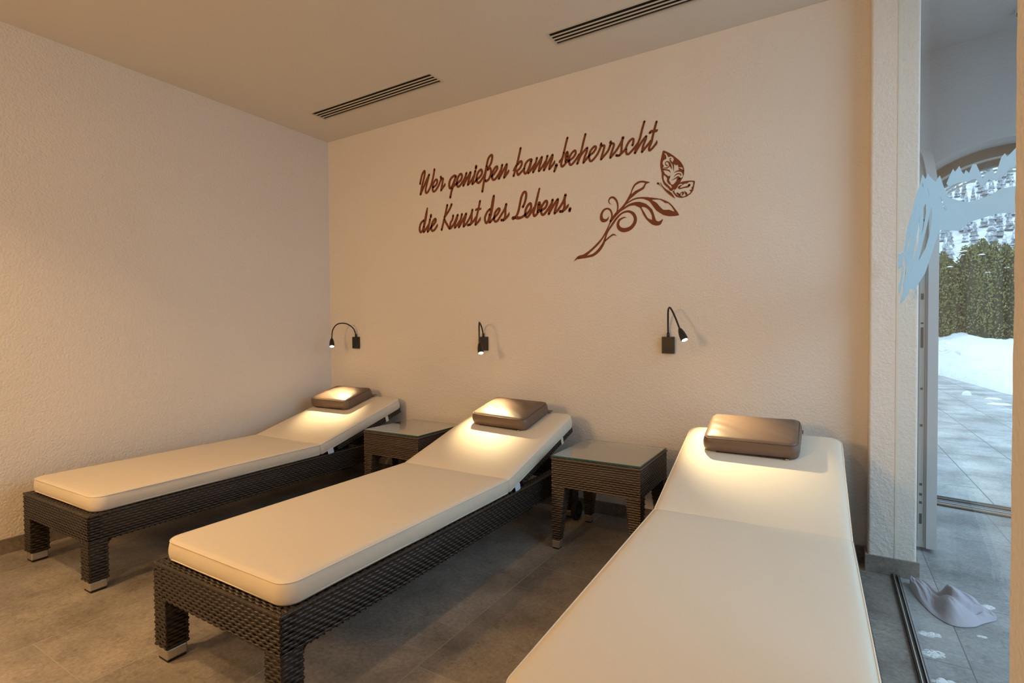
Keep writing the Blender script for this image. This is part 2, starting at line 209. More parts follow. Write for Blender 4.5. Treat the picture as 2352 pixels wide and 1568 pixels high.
SPRIG_STROKES=[[(22009,15185,7),(22319,15399,147),(22701,15474,183),(23117,15737,130),(23490,16034,129),(23822,16365,99),(24078,16751,78),(24260,17108,63),(24368,17300,98),(24476,17458,140),(24690,17703,174),(24938,17909,155),(25184,18147,123),(25427,18483,102),(25601,18792,88)],[(22319,15346,111),(22852,15392,131),(23302,15478,162),(23673,15759,178),(23930,16114,142),(24040,16413,106),(24186,16774,113),(24475,17152,126),(24725,17463,125),(25007,17699,103),(25252,17787,116),(25494,17774,136),(25734,17611,169),(25853,17331,185),(25784,17041,196),(25526,16802,224),(25179,16745,247),(24917,16867,214),(24816,17114,166),(24901,17341,131),(25077,17438,96),(25216,17473,62),(25338,17431,10)],[(24040,16241,85),(24329,16453,84),(24544,16550,91),(24739,16453,7)],[(24368,17334,140),(24448,17563,98),(24441,17801,98),(24335,18018,105),(24155,18109,99),(23938,18034,120),(23809,17809,149),(23808,17569,199),(23935,17434,212),(24153,17461,127),(24269,17652,11)],[(24726,17699,90),(24804,17993,83),(24805,18263,97),(24728,18510,111),(24552,18702,118),(24373,18710,105),(24265,18572,70),(24300,18414,49),(24425,18323,17)],[(25149,18118,48),(25461,18311,68),(25805,18448,88),(26178,18464,87),(26579,18376,146)],[(24938,17842,48),(25218,18009,103),(25496,18140,122),(25804,18177,182),(26110,18150,194)]]
SPRIG_LEAVES=[[[(25566,18797),(25670,19081),(25807,19293),(26045,19422),(26314,19407),(26696,19264),(26481,19192),(26347,18949),(25976,18772),(25737,18607),(25531,18469),(25288,18167),(25254,18272),(25428,18583)],[(25607,18718),(25704,18976),(25875,19216),(26146,19324),(26414,19267),(26280,19058),(26078,18972),(25840,18891)]],[[(26312,18472),(26777,18398),(27332,18242),(27717,18029),(27971,17772),(28303,17237),(27780,17236),(27428,17358),(27071,17628),(26875,17897),(26645,18220),(26312,18396)],[(26810,18263),(27202,18227),(27429,18100),(27525,18000),(27717,17949),(27907,17732),(28049,17459),(27780,17588),(27460,17628),(27267,17814),(27072,18066)]],[[(25804,18266),(26110,18242),(26478,18079),(26809,17742),(26940,17400),(27038,17096),(27200,17013),(27421,17123),(27298,16840),(27070,16794),(26807,16894),(26510,17190),(26310,17509),(26143,17892),(25838,18079)],[(26210,17933),(26445,17886),(26644,17698),(26792,17418),(26808,17149),(26576,17280),(26410,17562)]]]
BFLY_WINGS=[[[(27438,20895),(27735,20732),(27989,20529),(28338,20183),(28511,19900),(28572,19655),(28559,19424),(28511,19275),(28415,19114),(28347,18997),(28105,18660),(27988,18676),(27929,18596),(27782,18657),(27752,18740),(27475,19039),(27366,19375),(27356,19655),(27287,19986),(27277,20247),(27328,20517)],[(27497,20735),(27616,20694),(27724,20487),(27872,20500),(27989,20401),(28018,20268),(27960,20209),(27989,20106),(28125,19974),(28242,19974),(28270,19842),(28415,19818),(28492,19766),(28501,19648),(28434,19600),(28492,19434),(28511,19295),(28376,19237),(28241,19298),(28183,19218),(28144,19097),(27988,18953),(27870,18980),(27753,19216),(27832,19401),(27674,19426),(27555,19564),(27446,19800),(27417,19964),(27476,20034),(27401,20206),(27457,20355),(27606,20419),(27596,20589)],[(27472,19537),(27644,19361),(27644,19183),(27733,19021),(27860,18922),(27909,18796),(27870,18763),(27713,18954),(27555,19127),(27466,19319)]],[[(28347,18997),(28740,19035),(29127,18966),(29099,18719),(29042,18476),(28910,18300),(28682,18176),(28414,18154),(28163,18248),(28026,18424),(27948,18574),(28105,18660)],[(28182,18737),(28260,18883),(28415,18928),(28511,18845),(28568,18895),(28721,18892),(28835,18952),(29042,18921),(29033,18729),(28948,18605),(28986,18542),(28854,18503),(28920,18406),(28778,18299),(28663,18374),(28644,18240),(28510,18210),(28395,18275),(28298,18278),(28143,18388),(28046,18540),(28066,18636)]]]
BFLY_STROKES=[[(27655,20024,60),(27566,20118,44),(27566,20217,36),(27645,20253,44),(27754,20185,79),(27832,20014,99),(27914,19803,16)],[(27427,19953,12),(27615,19907,56),(27734,19951,48),(27793,20060,40)],[(27436,19861,80),(27674,19783,68),(27773,19727,60),(27851,19606,8)],[(27476,19636,20),(27713,19370,99),(27723,19200,87),(27861,18992,12)],[(27713,19370,60),(27851,19477,8)],[(27813,20392,48),(27872,20402,40)],[(27803,20394,24),(27852,20228,79),(27989,20027,79),(28012,19688,10)],[(28290,19810,16),(28348,19722,98),(28530,19584,86)],[(28047,19574,20),(28164,19634,47),(28376,19629,98),(28530,19506,58)],[(28027,19361,8),(28144,19460,47),(28261,19491,59),(28386,19441,47),(28386,19363,35)],[(27929,19189,16),(28105,19260,47),(28241,19317,86),(28347,19183,137)],[(28453,18834,27),(28395,18823,59),(28299,18739,117),(28376,18669,59),(28568,18700,70),(28778,18718,97),(28844,18795,123)],[(28202,18439,79),(28337,18322,98)],[(28376,18385,31),(28453,18453,47),(28529,18412,97),(28472,18303,51)],[(28587,18512,12),(28682,18352,97)],[(27286,19148,28),(27415,18909,48),(27574,18706,92),(27752,18542,139),(27909,18381,119),(28089,18169,6)],[(27145,19133,113),(27235,19045,32),(27395,18872,8)]]
FILM=[[[(-8336,15848),(-8915,15550),(-9337,15622),(-9857,15373),(-10719,15033),(-10981,15065),(-11353,15062),(-11575,14891),(-11904,14631),(-12593,14215),(-13474,13973),(-14592,13684),(-15816,13506),(-16641,13416),(-17257,13381),(-17749,13291),(-18168,13217),(-18607,13122),(-18624,12705),(-18185,12797),(-17766,12871),(-16993,12996),(-16093,13093),(-14979,13203),(-13734,13211),(-12562,13409),(-11448,13599),(-11236,13501),(-10270,13150),(-8972,12650),(-6786,12297),(-5714,12415),(-3831,12059),(-2400,11978),(-3451,12331),(-4293,12999),(-4090,13467),(-3705,13964),(-4202,14395),(-4843,14780),(-6048,15115),(-6731,15423),(-7457,15577),(-7753,15623)],[(-9023,14797),(-9105,14498),(-8665,14111),(-8144,13917),(-8540,14313),(-8583,14742)],[(-10101,14478),(-10211,14223),(-9849,13747),(-9037,13410),(-7575,13178),(-8353,13572),(-9217,14020),(-9717,14315)],[(-11400,14500),(-11764,14331),(-12317,13952),(-12012,14040),(-11575,14278)],[(-8349,15632),(-8594,15338),(-8287,15500)],[(-9294,15266),(-9683,14920),(-9589,14803)],[(-7061,15275),(-6678,14955),(-5996,14548),(-6101,14736),(-6618,15047)],[(-7855,14734),(-7778,14369),(-7486,13804),(-6582,13366),(-5830,12950),(-6562,13691),(-7456,14309)],[(-4987,13546),(-4787,13131),(-3793,12631),(-3319,12641),(-4350,13172)],[(-5702,14512),(-5273,14026),(-4349,13707),(-4977,14196)]],[[(-12282,14632),(-12776,14742),(-13084,14790),(-13312,14663),(-13784,14675),(-14053,14474),(-14286,14364),(-14449,14411),(-14775,14266),(-15075,14370),(-15368,14303),(-15931,13858),(-16222,13922),(-16426,13881),(-16582,13898),(-16816,13709),(-16959,13776),(-17199,13933),(-17401,13936),(-17536,13839),(-17787,13845),(-18141,13852),(-18155,13521),(-17704,13602),(-17283,13573),(-16858,13596),(-16667,13687),(-16393,13739),(-15850,13713),(-15382,14007),(-14625,14118),(-13946,14266),(-13327,14372),(-12579,14491)]],[[(-1757,14156),(-2774,13985),(-2961,14057),(-3636,13927),(-3292,13597),(-2418,13450),(-1720,13493)]],[[(-3186,13515),(-3748,13320),(-2488,12432),(-2084,12431),(-1861,12666),(-2836,13077)]]]
class MB:
    def __init__(s): s.v = []; s.f = []; s.mi = []
    def add(s, vs, fs, mi=0):
        k = len(s.v); s.v.extend([tuple(p) for p in vs]); s.f.extend([tuple(i + k for i in f) for f in fs]); s.mi.extend([mi] * len(fs)); return s
    def box(s, a, b_, mi=0, M=None):
        x0, y0, z0 = a; x1, y1, z1 = b_
        vs = [(x0, y0, z0), (x1, y0, z0), (x1, y1, z0), (x0, y1, z0), (x0, y0, z1), (x1, y0, z1), (x1, y1, z1), (x0, y1, z1)]
        if M: vs = [M @ Vector(p) for p in vs]
        return s.add(vs, [(0, 3, 2, 1), (4, 5, 6, 7), (0, 1, 5, 4), (1, 2, 6, 5), (2, 3, 7, 6), (3, 0, 4, 7)], mi)
    def tube(s, pts, r, n=10, mi=0, caps=True):
        pts = [Vector(p) for p in pts]; rings = []; up = Vector((0, 0, 1))
        rr = r if isinstance(r, (list, tuple)) else [r] * len(pts)
        prev = None
        for i, p in enumerate(pts):
            t = (pts[min(i + 1, len(pts) - 1)] - pts[max(i - 1, 0)]).normalized()
            if prev is None:
                a = t.cross(up) if abs(t.z) < 0.95 else t.cross(Vector((1, 0, 0)))
            else: a = prev - t * prev.dot(t)
            a.normalize(); prev = a; b_ = t.cross(a)
            rings.append([p + (a * math.cos(2 * PI * k / n) + b_ * math.sin(2 * PI * k / n)) * rr[i] for k in range(n)])
        vs = [q for rg in rings for q in rg]; fs = []
        for i in range(len(pts) - 1):
            for k in range(n): fs.append((i * n + k, i * n + (k + 1) % n, (i + 1) * n + (k + 1) % n, (i + 1) * n + k))
        if caps: fs.append(tuple(range(n - 1, -1, -1))); fs.append(tuple(range((len(pts) - 1) * n, len(pts) * n)))
        return s.add(vs, fs, mi)
    def loop_tube(s, pts, r, n=8, mi=0):
        pts = [Vector(p) for p in pts]; K = len(pts); vs = []
        for i, p in enumerate(pts):
            t = (pts[(i + 1) % K] - pts[i - 1]).normalized(); a = t.cross(Vector((0, 0, 1))).normalized(); b_ = t.cross(a)
            vs += [p + (a * math.cos(2 * PI * k / n) + b_ * math.sin(2 * PI * k / n)) * r for k in range(n)]
        fs = [(i * n + k, i * n + (k + 1) % n, ((i + 1) % K) * n + (k + 1) % n, ((i + 1) % K) * n + k) for i in range(K) for k in range(n)]
        return s.add(vs, fs, mi)
    def build(s, name, mats, parent=None, smooth=False, bevel=0.0):
        me = bpy.data.meshes.new(name); me.from_pydata(s.v, [], s.f); me.update()
        mats = mats if isinstance(mats, (list, tuple)) else [mats]
        for mm in mats: me.materials.append(mm)
        if len(mats) > 1: me.polygons.foreach_set('material_index', s.mi)
        if smooth: me.polygons.foreach_set('use_smooth', [True] * len(me.polygons))
        o = bpy.data.objects.new(name, me); COL.objects.link(o)
        if parent: o.parent = parent
        if bevel:
            md = o.modifiers.new('bevel', 'BEVEL'); md.width = bevel; md.segments = 3; md.limit_method = 'ANGLE'
        return o
def empty(name, loc=(0, 0, 0), rz=0):
    o = bpy.data.objects.new(name, None); COL.objects.link(o); o.location = loc; o.rotation_euler = (0, 0, rz); o.empty_display_size = 0.1; return o
def tag(o, label=None, cat=None, group=None, kind=None):
    if label: o['label'] = label
    if cat: o['category'] = cat
    if group: o['group'] = group
    if kind: o['kind'] = kind
    return o
def copy_tree(o, parent=None):
    c = o.copy(); COL.objects.link(c)
    if parent: c.parent = parent
    for ch in o.children: copy_tree(ch, c)
    return c
def prism(outline_rings, mapf, thick, name, material, parent=None):
    """flat shape with holes: outline_rings in plane units; mapf(u,v,d)->point"""
    cu = bpy.data.curves.new(name, 'CURVE'); cu.dimensions = '2D'; cu.fill_mode = 'BOTH'; cu.extrude = thick / 2
    for rg in outline_rings:
        sp = cu.splines.new('POLY'); sp.points.add(len(rg) - 1)
        for i, (a, b_) in enumerate(rg): sp.points[i].co = (a, b_, 0, 1)
        sp.use_cyclic_u = True
    tmp = bpy.data.objects.new(name, cu); COL.objects.link(tmp)
    dg = bpy.context.evaluated_depsgraph_get(); dg.update()
    me = bpy.data.meshes.new_from_object(tmp.evaluated_get(dg))
    bpy.data.objects.remove(tmp)
    vs = [mapf(v.co.x, v.co.y, v.co.z) for v in me.vertices]; fs = [tuple(p.vertices) for p in me.polygons]
    bpy.data.meshes.remove(me)
    return vs, fs
def smooth_ring(rg, sub=4):
    out = []; n = len(rg)
    for i in range(n):
        p0, p1, p2, p3 = (np.array(rg[(i + k) % n], float) for k in (-1, 0, 1, 2))
        # keep sharp tips sharp
        a, b_ = p1 - p0, p2 - p1
        for k in range(sub):
            t_ = k / sub
            q = 0.5 * ((2 * p1) + (-p0 + p2) * t_ + (2 * p0 - 5 * p1 + 4 * p2 - p3) * t_ ** 2 + (-p0 + 3 * p1 - 3 * p2 + p3) * t_ ** 3)
            lin = p1 + (p2 - p1) * t_
            out.append(tuple(0.6 * q + 0.4 * lin))
    return out
def ribbon(mb, pts, mapf, thick, d0, sub=5, mi=0, wk=1.0):
    """variable-width stroke with round ends; pts (u,v,width) -> solid ribbon"""
    P_ = np.array(pts, float)
    if len(P_) == 2: Q = np.array([P_[0] + (P_[1] - P_[0]) * t_ for t_ in np.linspace(0, 1, 4)])
    else:
        E = np.vstack([2 * P_[0] - P_[1], P_, 2 * P_[-1] - P_[-2]]); Q = []
        for i in range(1, len(E) - 2):
            for k in range(sub):
                t_ = k / sub; p0, p1, p2, p3 = E[i - 1:i + 3]
                Q.append(0.5 * ((2 * p1) + (-p0 + p2) * t_ + (2 * p0 - 5 * p1 + 4 * p2 - p3) * t_ ** 2 + (-p0 + 3 * p1 - 3 * p2 + p3) * t_ ** 3))
        Q.append(P_[-1]); Q = np.array(Q)
    T = np.gradient(Q[:, :2], axis=0); T /= np.maximum(np.linalg.norm(T, axis=1, keepdims=True), 1e-9)
    Nn = np.stack([-T[:, 1], T[:, 0]], 1); W_ = np.abs(Q[:, 2:3]) / 2 * wk
    Lf = Q[:, :2] + Nn * W_; Rt = Q[:, :2] - Nn * W_
    vs = [mapf(*p, d0 + thick) for p in Lf] + [mapf(*p, d0 + thick) for p in Rt] + [mapf(*p, d0) for p in Lf] + [mapf(*p, d0) for p in Rt]
    n = len(Q); fs = []
    for i in range(n - 1):
        fs += [(i, i + 1, n + i + 1, n + i), (2 * n + i, 2 * n + i + 1, i + 1, i), (n + i, n + i + 1, 3 * n + i + 1, 3 * n + i)]
    mb.add(vs, fs, mi)
    for e in (0, n - 1):                      # round caps
        c = Q[e, :2]; r = W_[e, 0]; K = 12
        ring = [c + r * np.array([math.cos(2 * PI * k / K), math.sin(2 * PI * k / K)]) for k in range(K)]
        vs = [mapf(*p, d0 + thick) for p in ring] + [mapf(*p, d0) for p in ring]
        mb.add(vs, [tuple(range(K))] + [(k, (k + 1) % K, K + (k + 1) % K, K + k) for k in range(K)], mi)

# ------------------------------------------------------------------ the room
H = 2.655
RX = 3.75                                   # room face of the right wall
def struct(o, label=None): o['kind'] = 'structure'; 
def S(name, mb, m_, **kw):
    o = mb.build(name, m_, **kw); o['kind'] = 'structure'; return o
S('floor', MB().box((-0.2, -6.2, -0.12), (3.80, 0.12, 0.0)), M_tile)
S('floor', MB().box((3.80, -6.2, -0.12), (5.4, 1.36, 0.0)), M_tilev)
# ceiling with the two vent slots left open
vents = [(0.36, 1.47), (2.25, 3.36)]; VY0, VY1 = -0.462, -0.322
c_ = MB()
c_.box((-0.2, -6.2, H), (3.80, VY0, H + 0.12)); c_.box((-0.2, VY1, H), (3.80, 0.12, H + 0.12))
xs = [-0.2] + [x for v_ in vents for x in v_] + [3.80]
for i in range(0, 6, 2): c_.box((xs[i], VY0, H), (xs[i + 1], VY1, H + 0.12))
S('ceiling', c_, M_ceil)
S('wall_left', MB().box((-0.2, -6.2, 0), (0.0, 0.0, H)), M_wall)
S('wall_back', MB().box((-0.2, 0.0, 0), (3.86, 0.2, H + 0.3)), M_wall)
S('wall_front', MB().box((-0.2, -6.2, 0), (3.8, -6.0, H)), M_wall)
S('wall_corner', MB().box((3.69, -0.10, 0), (3.864, 0.01, H + 0.3)), M_wall, bevel=0.008)
# near right wall beside the photographer, with a rough rounded edge
w = MB(); K = 160
prof = []
for k in range(K + 1):
    z = H * k / K; j = 0.0035 * noise.noise(Vector((0.3, 1.7, z * 26))) + 0.002 * noise.noise(Vector((3, 1, z * 70)))
    prof.append((z, -1.935 + j))
vs, fs = [], []
for z, y in prof:
    vs += [(RX, -6.0, z), (RX, y - 0.018, z), (RX + 0.006, y - 0.005, z), (RX + 0.02, y, z), (RX + 0.20, y, z), (RX + 0.20, -6.0, z)]
for k in range(K):
    for q in range(5): a = k * 6 + q; fs.append((a, a + 6, a + 7, a + 1))
w.add(vs, fs)
S('wall_right', w, M_wall, smooth=True)
# skirtings
S('baseboard_left', MB().box((0.0, -6.0, 0), (0.011, -0.0, 0.075)), M_base)
S('baseboard_back', MB().box((0.011, -0.011, 0), (3.679, 0.0, 0.075)), M_base)
S('baseboard_corner', MB().box((3.679, -0.111, 0), (3.874, -0.10, 0.078)).box((3.679, -0.10, 0), (3.69, -0.0, 0.078)).box((3.864, -0.10, 0), (3.874, 0.0, 0.078)), M_base)

# vestibule beyond the glass
VZ = 2.78
DV = Vector((0.97411, -0.22608, 0)); NV = Vector((-0.22608, -0.97411, 0)); T1 = Vector((4.13302, 1.34027, 0))
def at(s, off, z): p = T1 + DV * s + NV * off; return Vector((p.x, p.y, z))
S('ceiling', MB().box((3.80, -6.2, VZ), (5.4, 1.6, VZ + 0.1)), M_vest)
S('trim_1', MB().box((3.76, -6.2, H), (3.80, 0.0, VZ + 0.1)), M_vest)
S('wall_side', MB().box((3.66, 0.2, 0), (3.858, 1.75, VZ)), M_vest)
# side wall of the vestibule: low parapet and header around a wide opening to daylight
S('wall_east', MB().box((5.22, -6.2, 0), (5.4, -2.9, VZ)).box((5.22, -2.9, 0), (5.4, 1.3, 0.12)).box((5.22, -2.9, 2.62), (5.4, 1.3, VZ)), M_vest)
S('wall_vestibule', MB().box((3.8, -6.2, 0), (5.4, -6.0, VZ)), M_vest)
# arch wall
AC, AZ, AR = 0.30, 1.56, 0.615
def arch(r, z0=0.0, n=40, c=AC):
    return [(c - r, z0)] + [(c - r * math.cos(PI * k / n), AZ + r * math.sin(PI * k / n)) for k in range(n + 1)] + [(c + r, z0)]
def plate(rings, off0, off1):
    mid, th = (off0 + off1) / 2, abs(off1 - off0)
    return prism(rings, lambda u, v_, d: at(u, mid + d, v_), th, 'tmp', None)
wl = [(-0.33, -0.02), (-0.33, VZ), (1.5, VZ), (1.5, -0.02)]
ar = arch(AR, -0.02); ar = [(-0.33 + 0.001 if u < -0.329 else u, z) for u, z in ar]
# outline as one ring: wall minus arch
ring = [(-0.33, VZ), (1.5, VZ), (1.5, -0.0), (AC + AR, -0.0)] + [(AC + AR * math.cos(PI * k / 60), AZ + AR * math.sin(PI * k / 60)) for k in range(61)] + [(AC - AR, -0.0), (-0.33, -0.0)]
mb = MB(); mb.add(*plate([ring], -0.02, 0.20)); S('wall_outer', mb, M_vest)
# house front around the arch, seen from outside
ring2 = [(-1.6, 3.4), (3.0, 3.4), (3.0, 0.0), (AC + AR, 0.0)] + [(AC + AR * math.cos(PI * k / 60), AZ + AR * math.sin(PI * k / 60)) for k in range(61)] + [(AC - AR, 0.0), (-1.6, 0.0)]
mb = MB(); mb.add(*plate([ring2], -0.12, -0.021)); S('wall_facade', mb, M_wall)

door = empty('door_1', at(AC, 0, 0)); door['kind'] = 'structure'
def into(o, parent): o.parent = parent; o.matrix_parent_inverse = parent.matrix_world.inverted(); return o
bpy.context.view_layer.update()
def part(o, parent): return into(o, parent)
# fixed frame: brown arched ring with an inner stepped rebate
def ringplate(r0, r1, o0, o1):
    A = arch(r0); B = arch(r1)[::-1]; return plate([A + B], o0, o1)
mb = MB(); mb.add(*ringplate(AR, AR - 0.055, -0.035, 0.035)); part(mb.build('door_frame', M_dbrown), door)
mb = MB(); mb.add(*ringplate(AR - 0.055, AR - 0.066, -0.03, 0.012)); part(mb.build('frame_seal', M_white), door)
mb = MB(); mb.add(*ringplate(AR - 0.066, AR - 0.105, -0.05, -0.005)); part(mb.build('outer_frame_ring', M_dbrown), door)
# threshold rails
mb = MB()
Lr = lambda s0, s1, o0, o1, z0, z1, mi: mb.add([at(s0, o0, z0), at(s1, o0, z0), at(s1, o1, z0), at(s0, o1, z0), at(s0, o0, z1), at(s1, o0, z1), at(s1, o1, z1), at(s0, o1, z1)],
    [(0, 3, 2, 1), (4, 5, 6, 7), (0, 1, 5, 4), (1, 2, 6, 5), (2, 3, 7, 6), (3, 0, 4, 7)], mi)
Lr(-0.31, 0.91, -0.05, 0.175, 0.0, 0.006, 0); Lr(-0.31, 0.91, 0.135, 0.175, 0.006, 0.012, 1); Lr(-0.31, 0.91, 0.112, 0.125, 0.006, 0.014, 2); Lr(-0.31, 0.91, 0.085, 0.092, 0.006, 0.014, 2)
Lr(-0.31, 0.91, 0.012, 0.020, 0.006, 0.011, 1)
part(mb.build('threshold', [M_black, M_dbrown, M_alu]), door)
# open leaf, swung inward about the left jamb, seen nearly edge-on
LX0, LX1, LY0, LY1 = 3.905, 3.985, 0.27, 1.31; LR = (LY1 - LY0) / 2
def leafring(r_in, y_in, zb):
    c = (LY0 + LY1) / 2
    return [(c - r_in, zb)] + [(c - r_in * math.cos(PI * k / 48), AZ + r_in * math.sin(PI * k / 48)) for k in range(49)] + [(c + r_in, zb)]
def leafplate(rings, x0, x1): return prism(rings, lambda u, v_, d: Vector(((x0 + x1) / 2 + d, u, v_)), x1 - x0, 't', None)
Z0 = 0.02
leaf = MB(); leaf.add(*leafplate([leafring(LR - 0.010, 0, Z0 - 0.004), leafring(LR - 0.115, 0, 0.13)], 3.869, 3.904))
lf = part(leaf.build('door_leaf', M_dbrown), door)
l2 = MB(); l2.add(*leafplate([leafring(LR - 0.012, 0, Z0), leafring(LR - 0.105, 0, 0.125)], 3.902, 3.945)); sub = l2.build('leaf_core', M_creamd); part(sub, lf)
l3 = MB(); l3.add(*leafplate([leafring(LR, 0, Z0), leafring(LR - 0.10, 0, 0.12)], 3.945, 3.985)); part(l3.build('leaf_overlap', M_leafw), lf)
g_ = MB(); g_.add(*leafplate([leafring(LR - 0.10, 0, 0.12)], 3.935, 3.941)); part(g_.build('leaf_glass', M_glass), lf)
lk = MB()
yy = LY0 + 0.012
for z, hh in ((0.16, .05), (0.24, .012), (0.28, .012), (0.33, .012), (1.05, .10), (1.12, .008), (0.62, .012), (1.42, .012), (0.80, .010), (1.25, .03), (1.62, 0.01)):
    lk.box((3.918, yy - 0.0012, z - hh / 2), (3.929, yy + 0.002, z + hh / 2))
lk.box((3.9115, yy - 0.0008, 0.05), (3.9125, yy + 0.001, 1.5)); lk.box((3.9345, yy - 0.0008, 0.05), (3.9355, yy + 0.001, 1.5))
part(lk.build('lock_strip', M_rubber), lf)
part(MB().box((3.862, LY0 + 0.012, 1.075), (3.8725, LY0 + 0.075, 1.165)).build('door_latch', M_dbrown), lf)
# thin white seal rings, outer parts of the curved frame inside the arch
mb = MB()
for rr, oo in ((AR - 0.115, -0.055), (AR - 0.135, -0.065)): mb.add(*ringplate(rr, rr - 0.008, oo - 0.02, oo))
part(mb.build('storm_seal', M_white), door)

# glass partition with frosted film
win = empty('window_1', (3.79, -1.0, 0)); win['kind'] = 'structure'; bpy.context.view_layer.update()
part(MB().box((3.785, -2.2, 0.004), (3.795, -0.1015, H)).build('pane', M_glass), win)
part(MB().box((3.777, -2.2, 0.0), (3.784, -0.113, 0.012)).box((3.796, -2.2, 0.0), (3.803, -0.113, 0.012)).box((3.784, -2.2, 0.0), (3.796, -0.113, 0.004)).build('floor_channel', M_frame), win)
part(MB().box((3.781, -2.2, 0.012), (3.7845, -0.113, 0.0155)).box((3.7955, -2.2, 0.012), (3.799, -0.113, 0.0155)).build('seal', M_steel), win)
part(MB().box((3.786, -0.1012, 0.012), (3.794, -0.0995, H)).build('side_seal', M_piping), win)
fm = MB()
for poly_ in FILM:
    rings = [[(a / 1e4, b_ / 1e4) for a, b_ in rg] for rg in poly_]
    fm.add(*prism(rings, lambda u, v_, d: Vector((3.7843 + d, u, v_)), 0.0006, 't', None))
fo = part(fm.build('frosted_film', M_film), win); fo['label'] = 'pale blue frosted jagged mountain film'

# ------------------------------------------------------------------ ceiling vents and smoke detector
def vent(x0, x1, label):
    e = empty('ceiling_vent', ((x0 + x1) / 2, (VY0 + VY1) / 2, H)); w_ = (x1 - x0) / 2; d_ = (VY1 - VY0) / 2; bpy.context.view_layer.update()
    f_ = MB(); t_ = 0.012
    f_.box((-w_, -d_, -0.002), (w_, -d_ + t_, 0.02)); f_.box((-w_, d_ - t_, -0.002), (w_, d_, 0.02))
    f_.box((-w_, -d_ + t_, -0.002), (-w_ + t_, d_ - t_, 0.02)); f_.box((w_ - t_, -d_ + t_, -0.002), (w_, d_ - t_, 0.02))
    f_.build('frame', M_vent, e)
    n_ = 4; iw = 2 * (d_ - t_); p_ = iw / (n_ + 0.0)
    for k in range(n_ - 1):
        yc = -d_ + t_ + p_ * (k + 1); MB().box((-w_ + t_, yc - 0.0050, -0.002), (w_ - t_, yc + 0.0050, 0.0005)).build('louvre', M_vent, e)
    d2 = MB().box((-w_, -d_, 0.05), (w_, d_, 0.055)).box((-w_ + t_, -d_ + t_ + 0.0, 0.006), (w_ - t_, d_ - t_, 0.008)).box((-w_, -d_, 0.0205), (-w_ + 0.011, d_, 0.05)).box((w_ - 0.011, -d_, 0.0205), (w_, d_, 0.05)).box((-w_, -d_, 0.0205), (w_, -d_ + 0.011, 0.05)).box((-w_, d_ - 0.011, 0.0205), (w_, d_, 0.05))  # duct walls, plus a black plate imitating the shade inside the slots
    for k in range(1, 8): xx = -w_ + 2 * w_ * k / 8; d2.box((xx - 0.002, -d_ + t_, 0.021), (xx + 0.002, d_ - t_, 0.045))
    d2.build('duct_dark_plate', M_black, e)
    tag(e, label, 'vent', 'slotted vents in the ceiling')
vent(*vents[0], 'slotted ceiling vent nearer the left corner, wholly in view')
vent(*vents[1], 'slotted ceiling vent above the word ending, running out of the top')

sm = empty('smoke_detector', (4.43, 0.86, VZ))
q = MB(); q.tube([(0, 0, 0), (0, 0, -0.012)], [0.055, 0.055], 32); q.build('base', M_white, sm, smooth=False)
q = MB(); q.tube([(0, 0, -0.0125), (0, 0, -0.03), (0, 0, -0.042)], [0.048, 0.045, 0.030], 32); q.build('cover', M_white, sm)
q = MB()
for k in range(14):
    a = 2 * PI * k / 14; q.box((-0.003, -0.004, -0.003), (0.003, 0.004, 0.003), 0, Matrix.Translation((0.0465 * math.cos(a), 0.0465 * math.sin(a), -0.022)))
q.build('sensor_slots', M_black, sm)
tag(sm, 'white round smoke detector on the vestibule ceiling beyond the glass', 'smoke detector')

# ------------------------------------------------------------------ wall lettering
def wallmap(u, v_, d): return Vector((u / 1e4, -d, v_ / 1e4))
def word_mesh(name, sts):
    mb = MB()
    for i, s_ in enumerate(sts): ribbon(mb, s_, wallmap, 0.0012, 0.0 + 0.00004 * i, wk=1.13)
    return mb.build(name, M_ink)
for line, ws, lab in (('upper', ['Wer', 'genießen', 'kann,', 'beherrscht'], 'brown handwritten upper line reading Wer genießen kann, beherrscht on plaster wall'),
                      ('lower', ['die', 'Kunst', 'des', 'Lebens.'], 'brown handwritten lower line reading die Kunst des Lebens. on plaster wall')):
    e = empty('wall_lettering', (1.8, 0, 2.1 if line == 'upper' else 1.85)); bpy.context.view_layer.update()
    for w_ in ws:
        o = word_mesh('word', WORDS[w_]); o['label'] = 'word ' + w_; part(o, e)
    tag(e, lab, 'lettering', 'handwritten lines on the wall')
def wprism(rings, d): 
    return prism([smooth_ring(r, 4) for r in rings], lambda u, v_, dd: Vector((u, -(d + 0.0006 + dd), v_)), 0.0012, 't', None)
def sc(rings): return [[(a / 1e4, b_ / 1e4) for a, b_ in r] for r in rings]
e = empty('wall_decal', (2.4, 0, 1.7)); bpy.context.view_layer.update()
mb = MB()
for i, s_ in enumerate(SPRIG_STROKES): ribbon(mb, s_, wallmap, 0.0012, 0.00004 * i, sub=7)
part(mb.build('curling_stem', M_ink), e)
for i, lf_ in enumerate(SPRIG_LEAVES):
    mb = MB(); mb.add(*wprism(sc(lf_), 0.0003 + 0.0001 * i)); part(mb.build('leaf', M_ink), e)
tag(e, 'brown painted leafy sprig with curling tendrils below the butterfly', 'wall decal')
e = empty('wall_decal', (2.8, 0, 1.9)); bpy.context.view_layer.update()
for i, wg in enumerate(BFLY_WINGS):
    mb = MB(); mb.add(*wprism(sc(wg), 0.0 + 0.0002 * i)); part(mb.build('wing', M_ink), e)
mb = MB(); ms = MB()
for i, s_ in enumerate(BFLY_STROKES): ribbon(ms if i < len(BFLY_STROKES) - 2 else mb, s_, wallmap, 0.0012, 0.0005 + 0.00004 * i, sub=6)
part(ms.build('wing_scrolls', M_ink), e); part(mb.build('body', M_ink), e)
tag(e, 'brown painted butterfly with scroll-patterned wings above the sprig', 'wall decal')

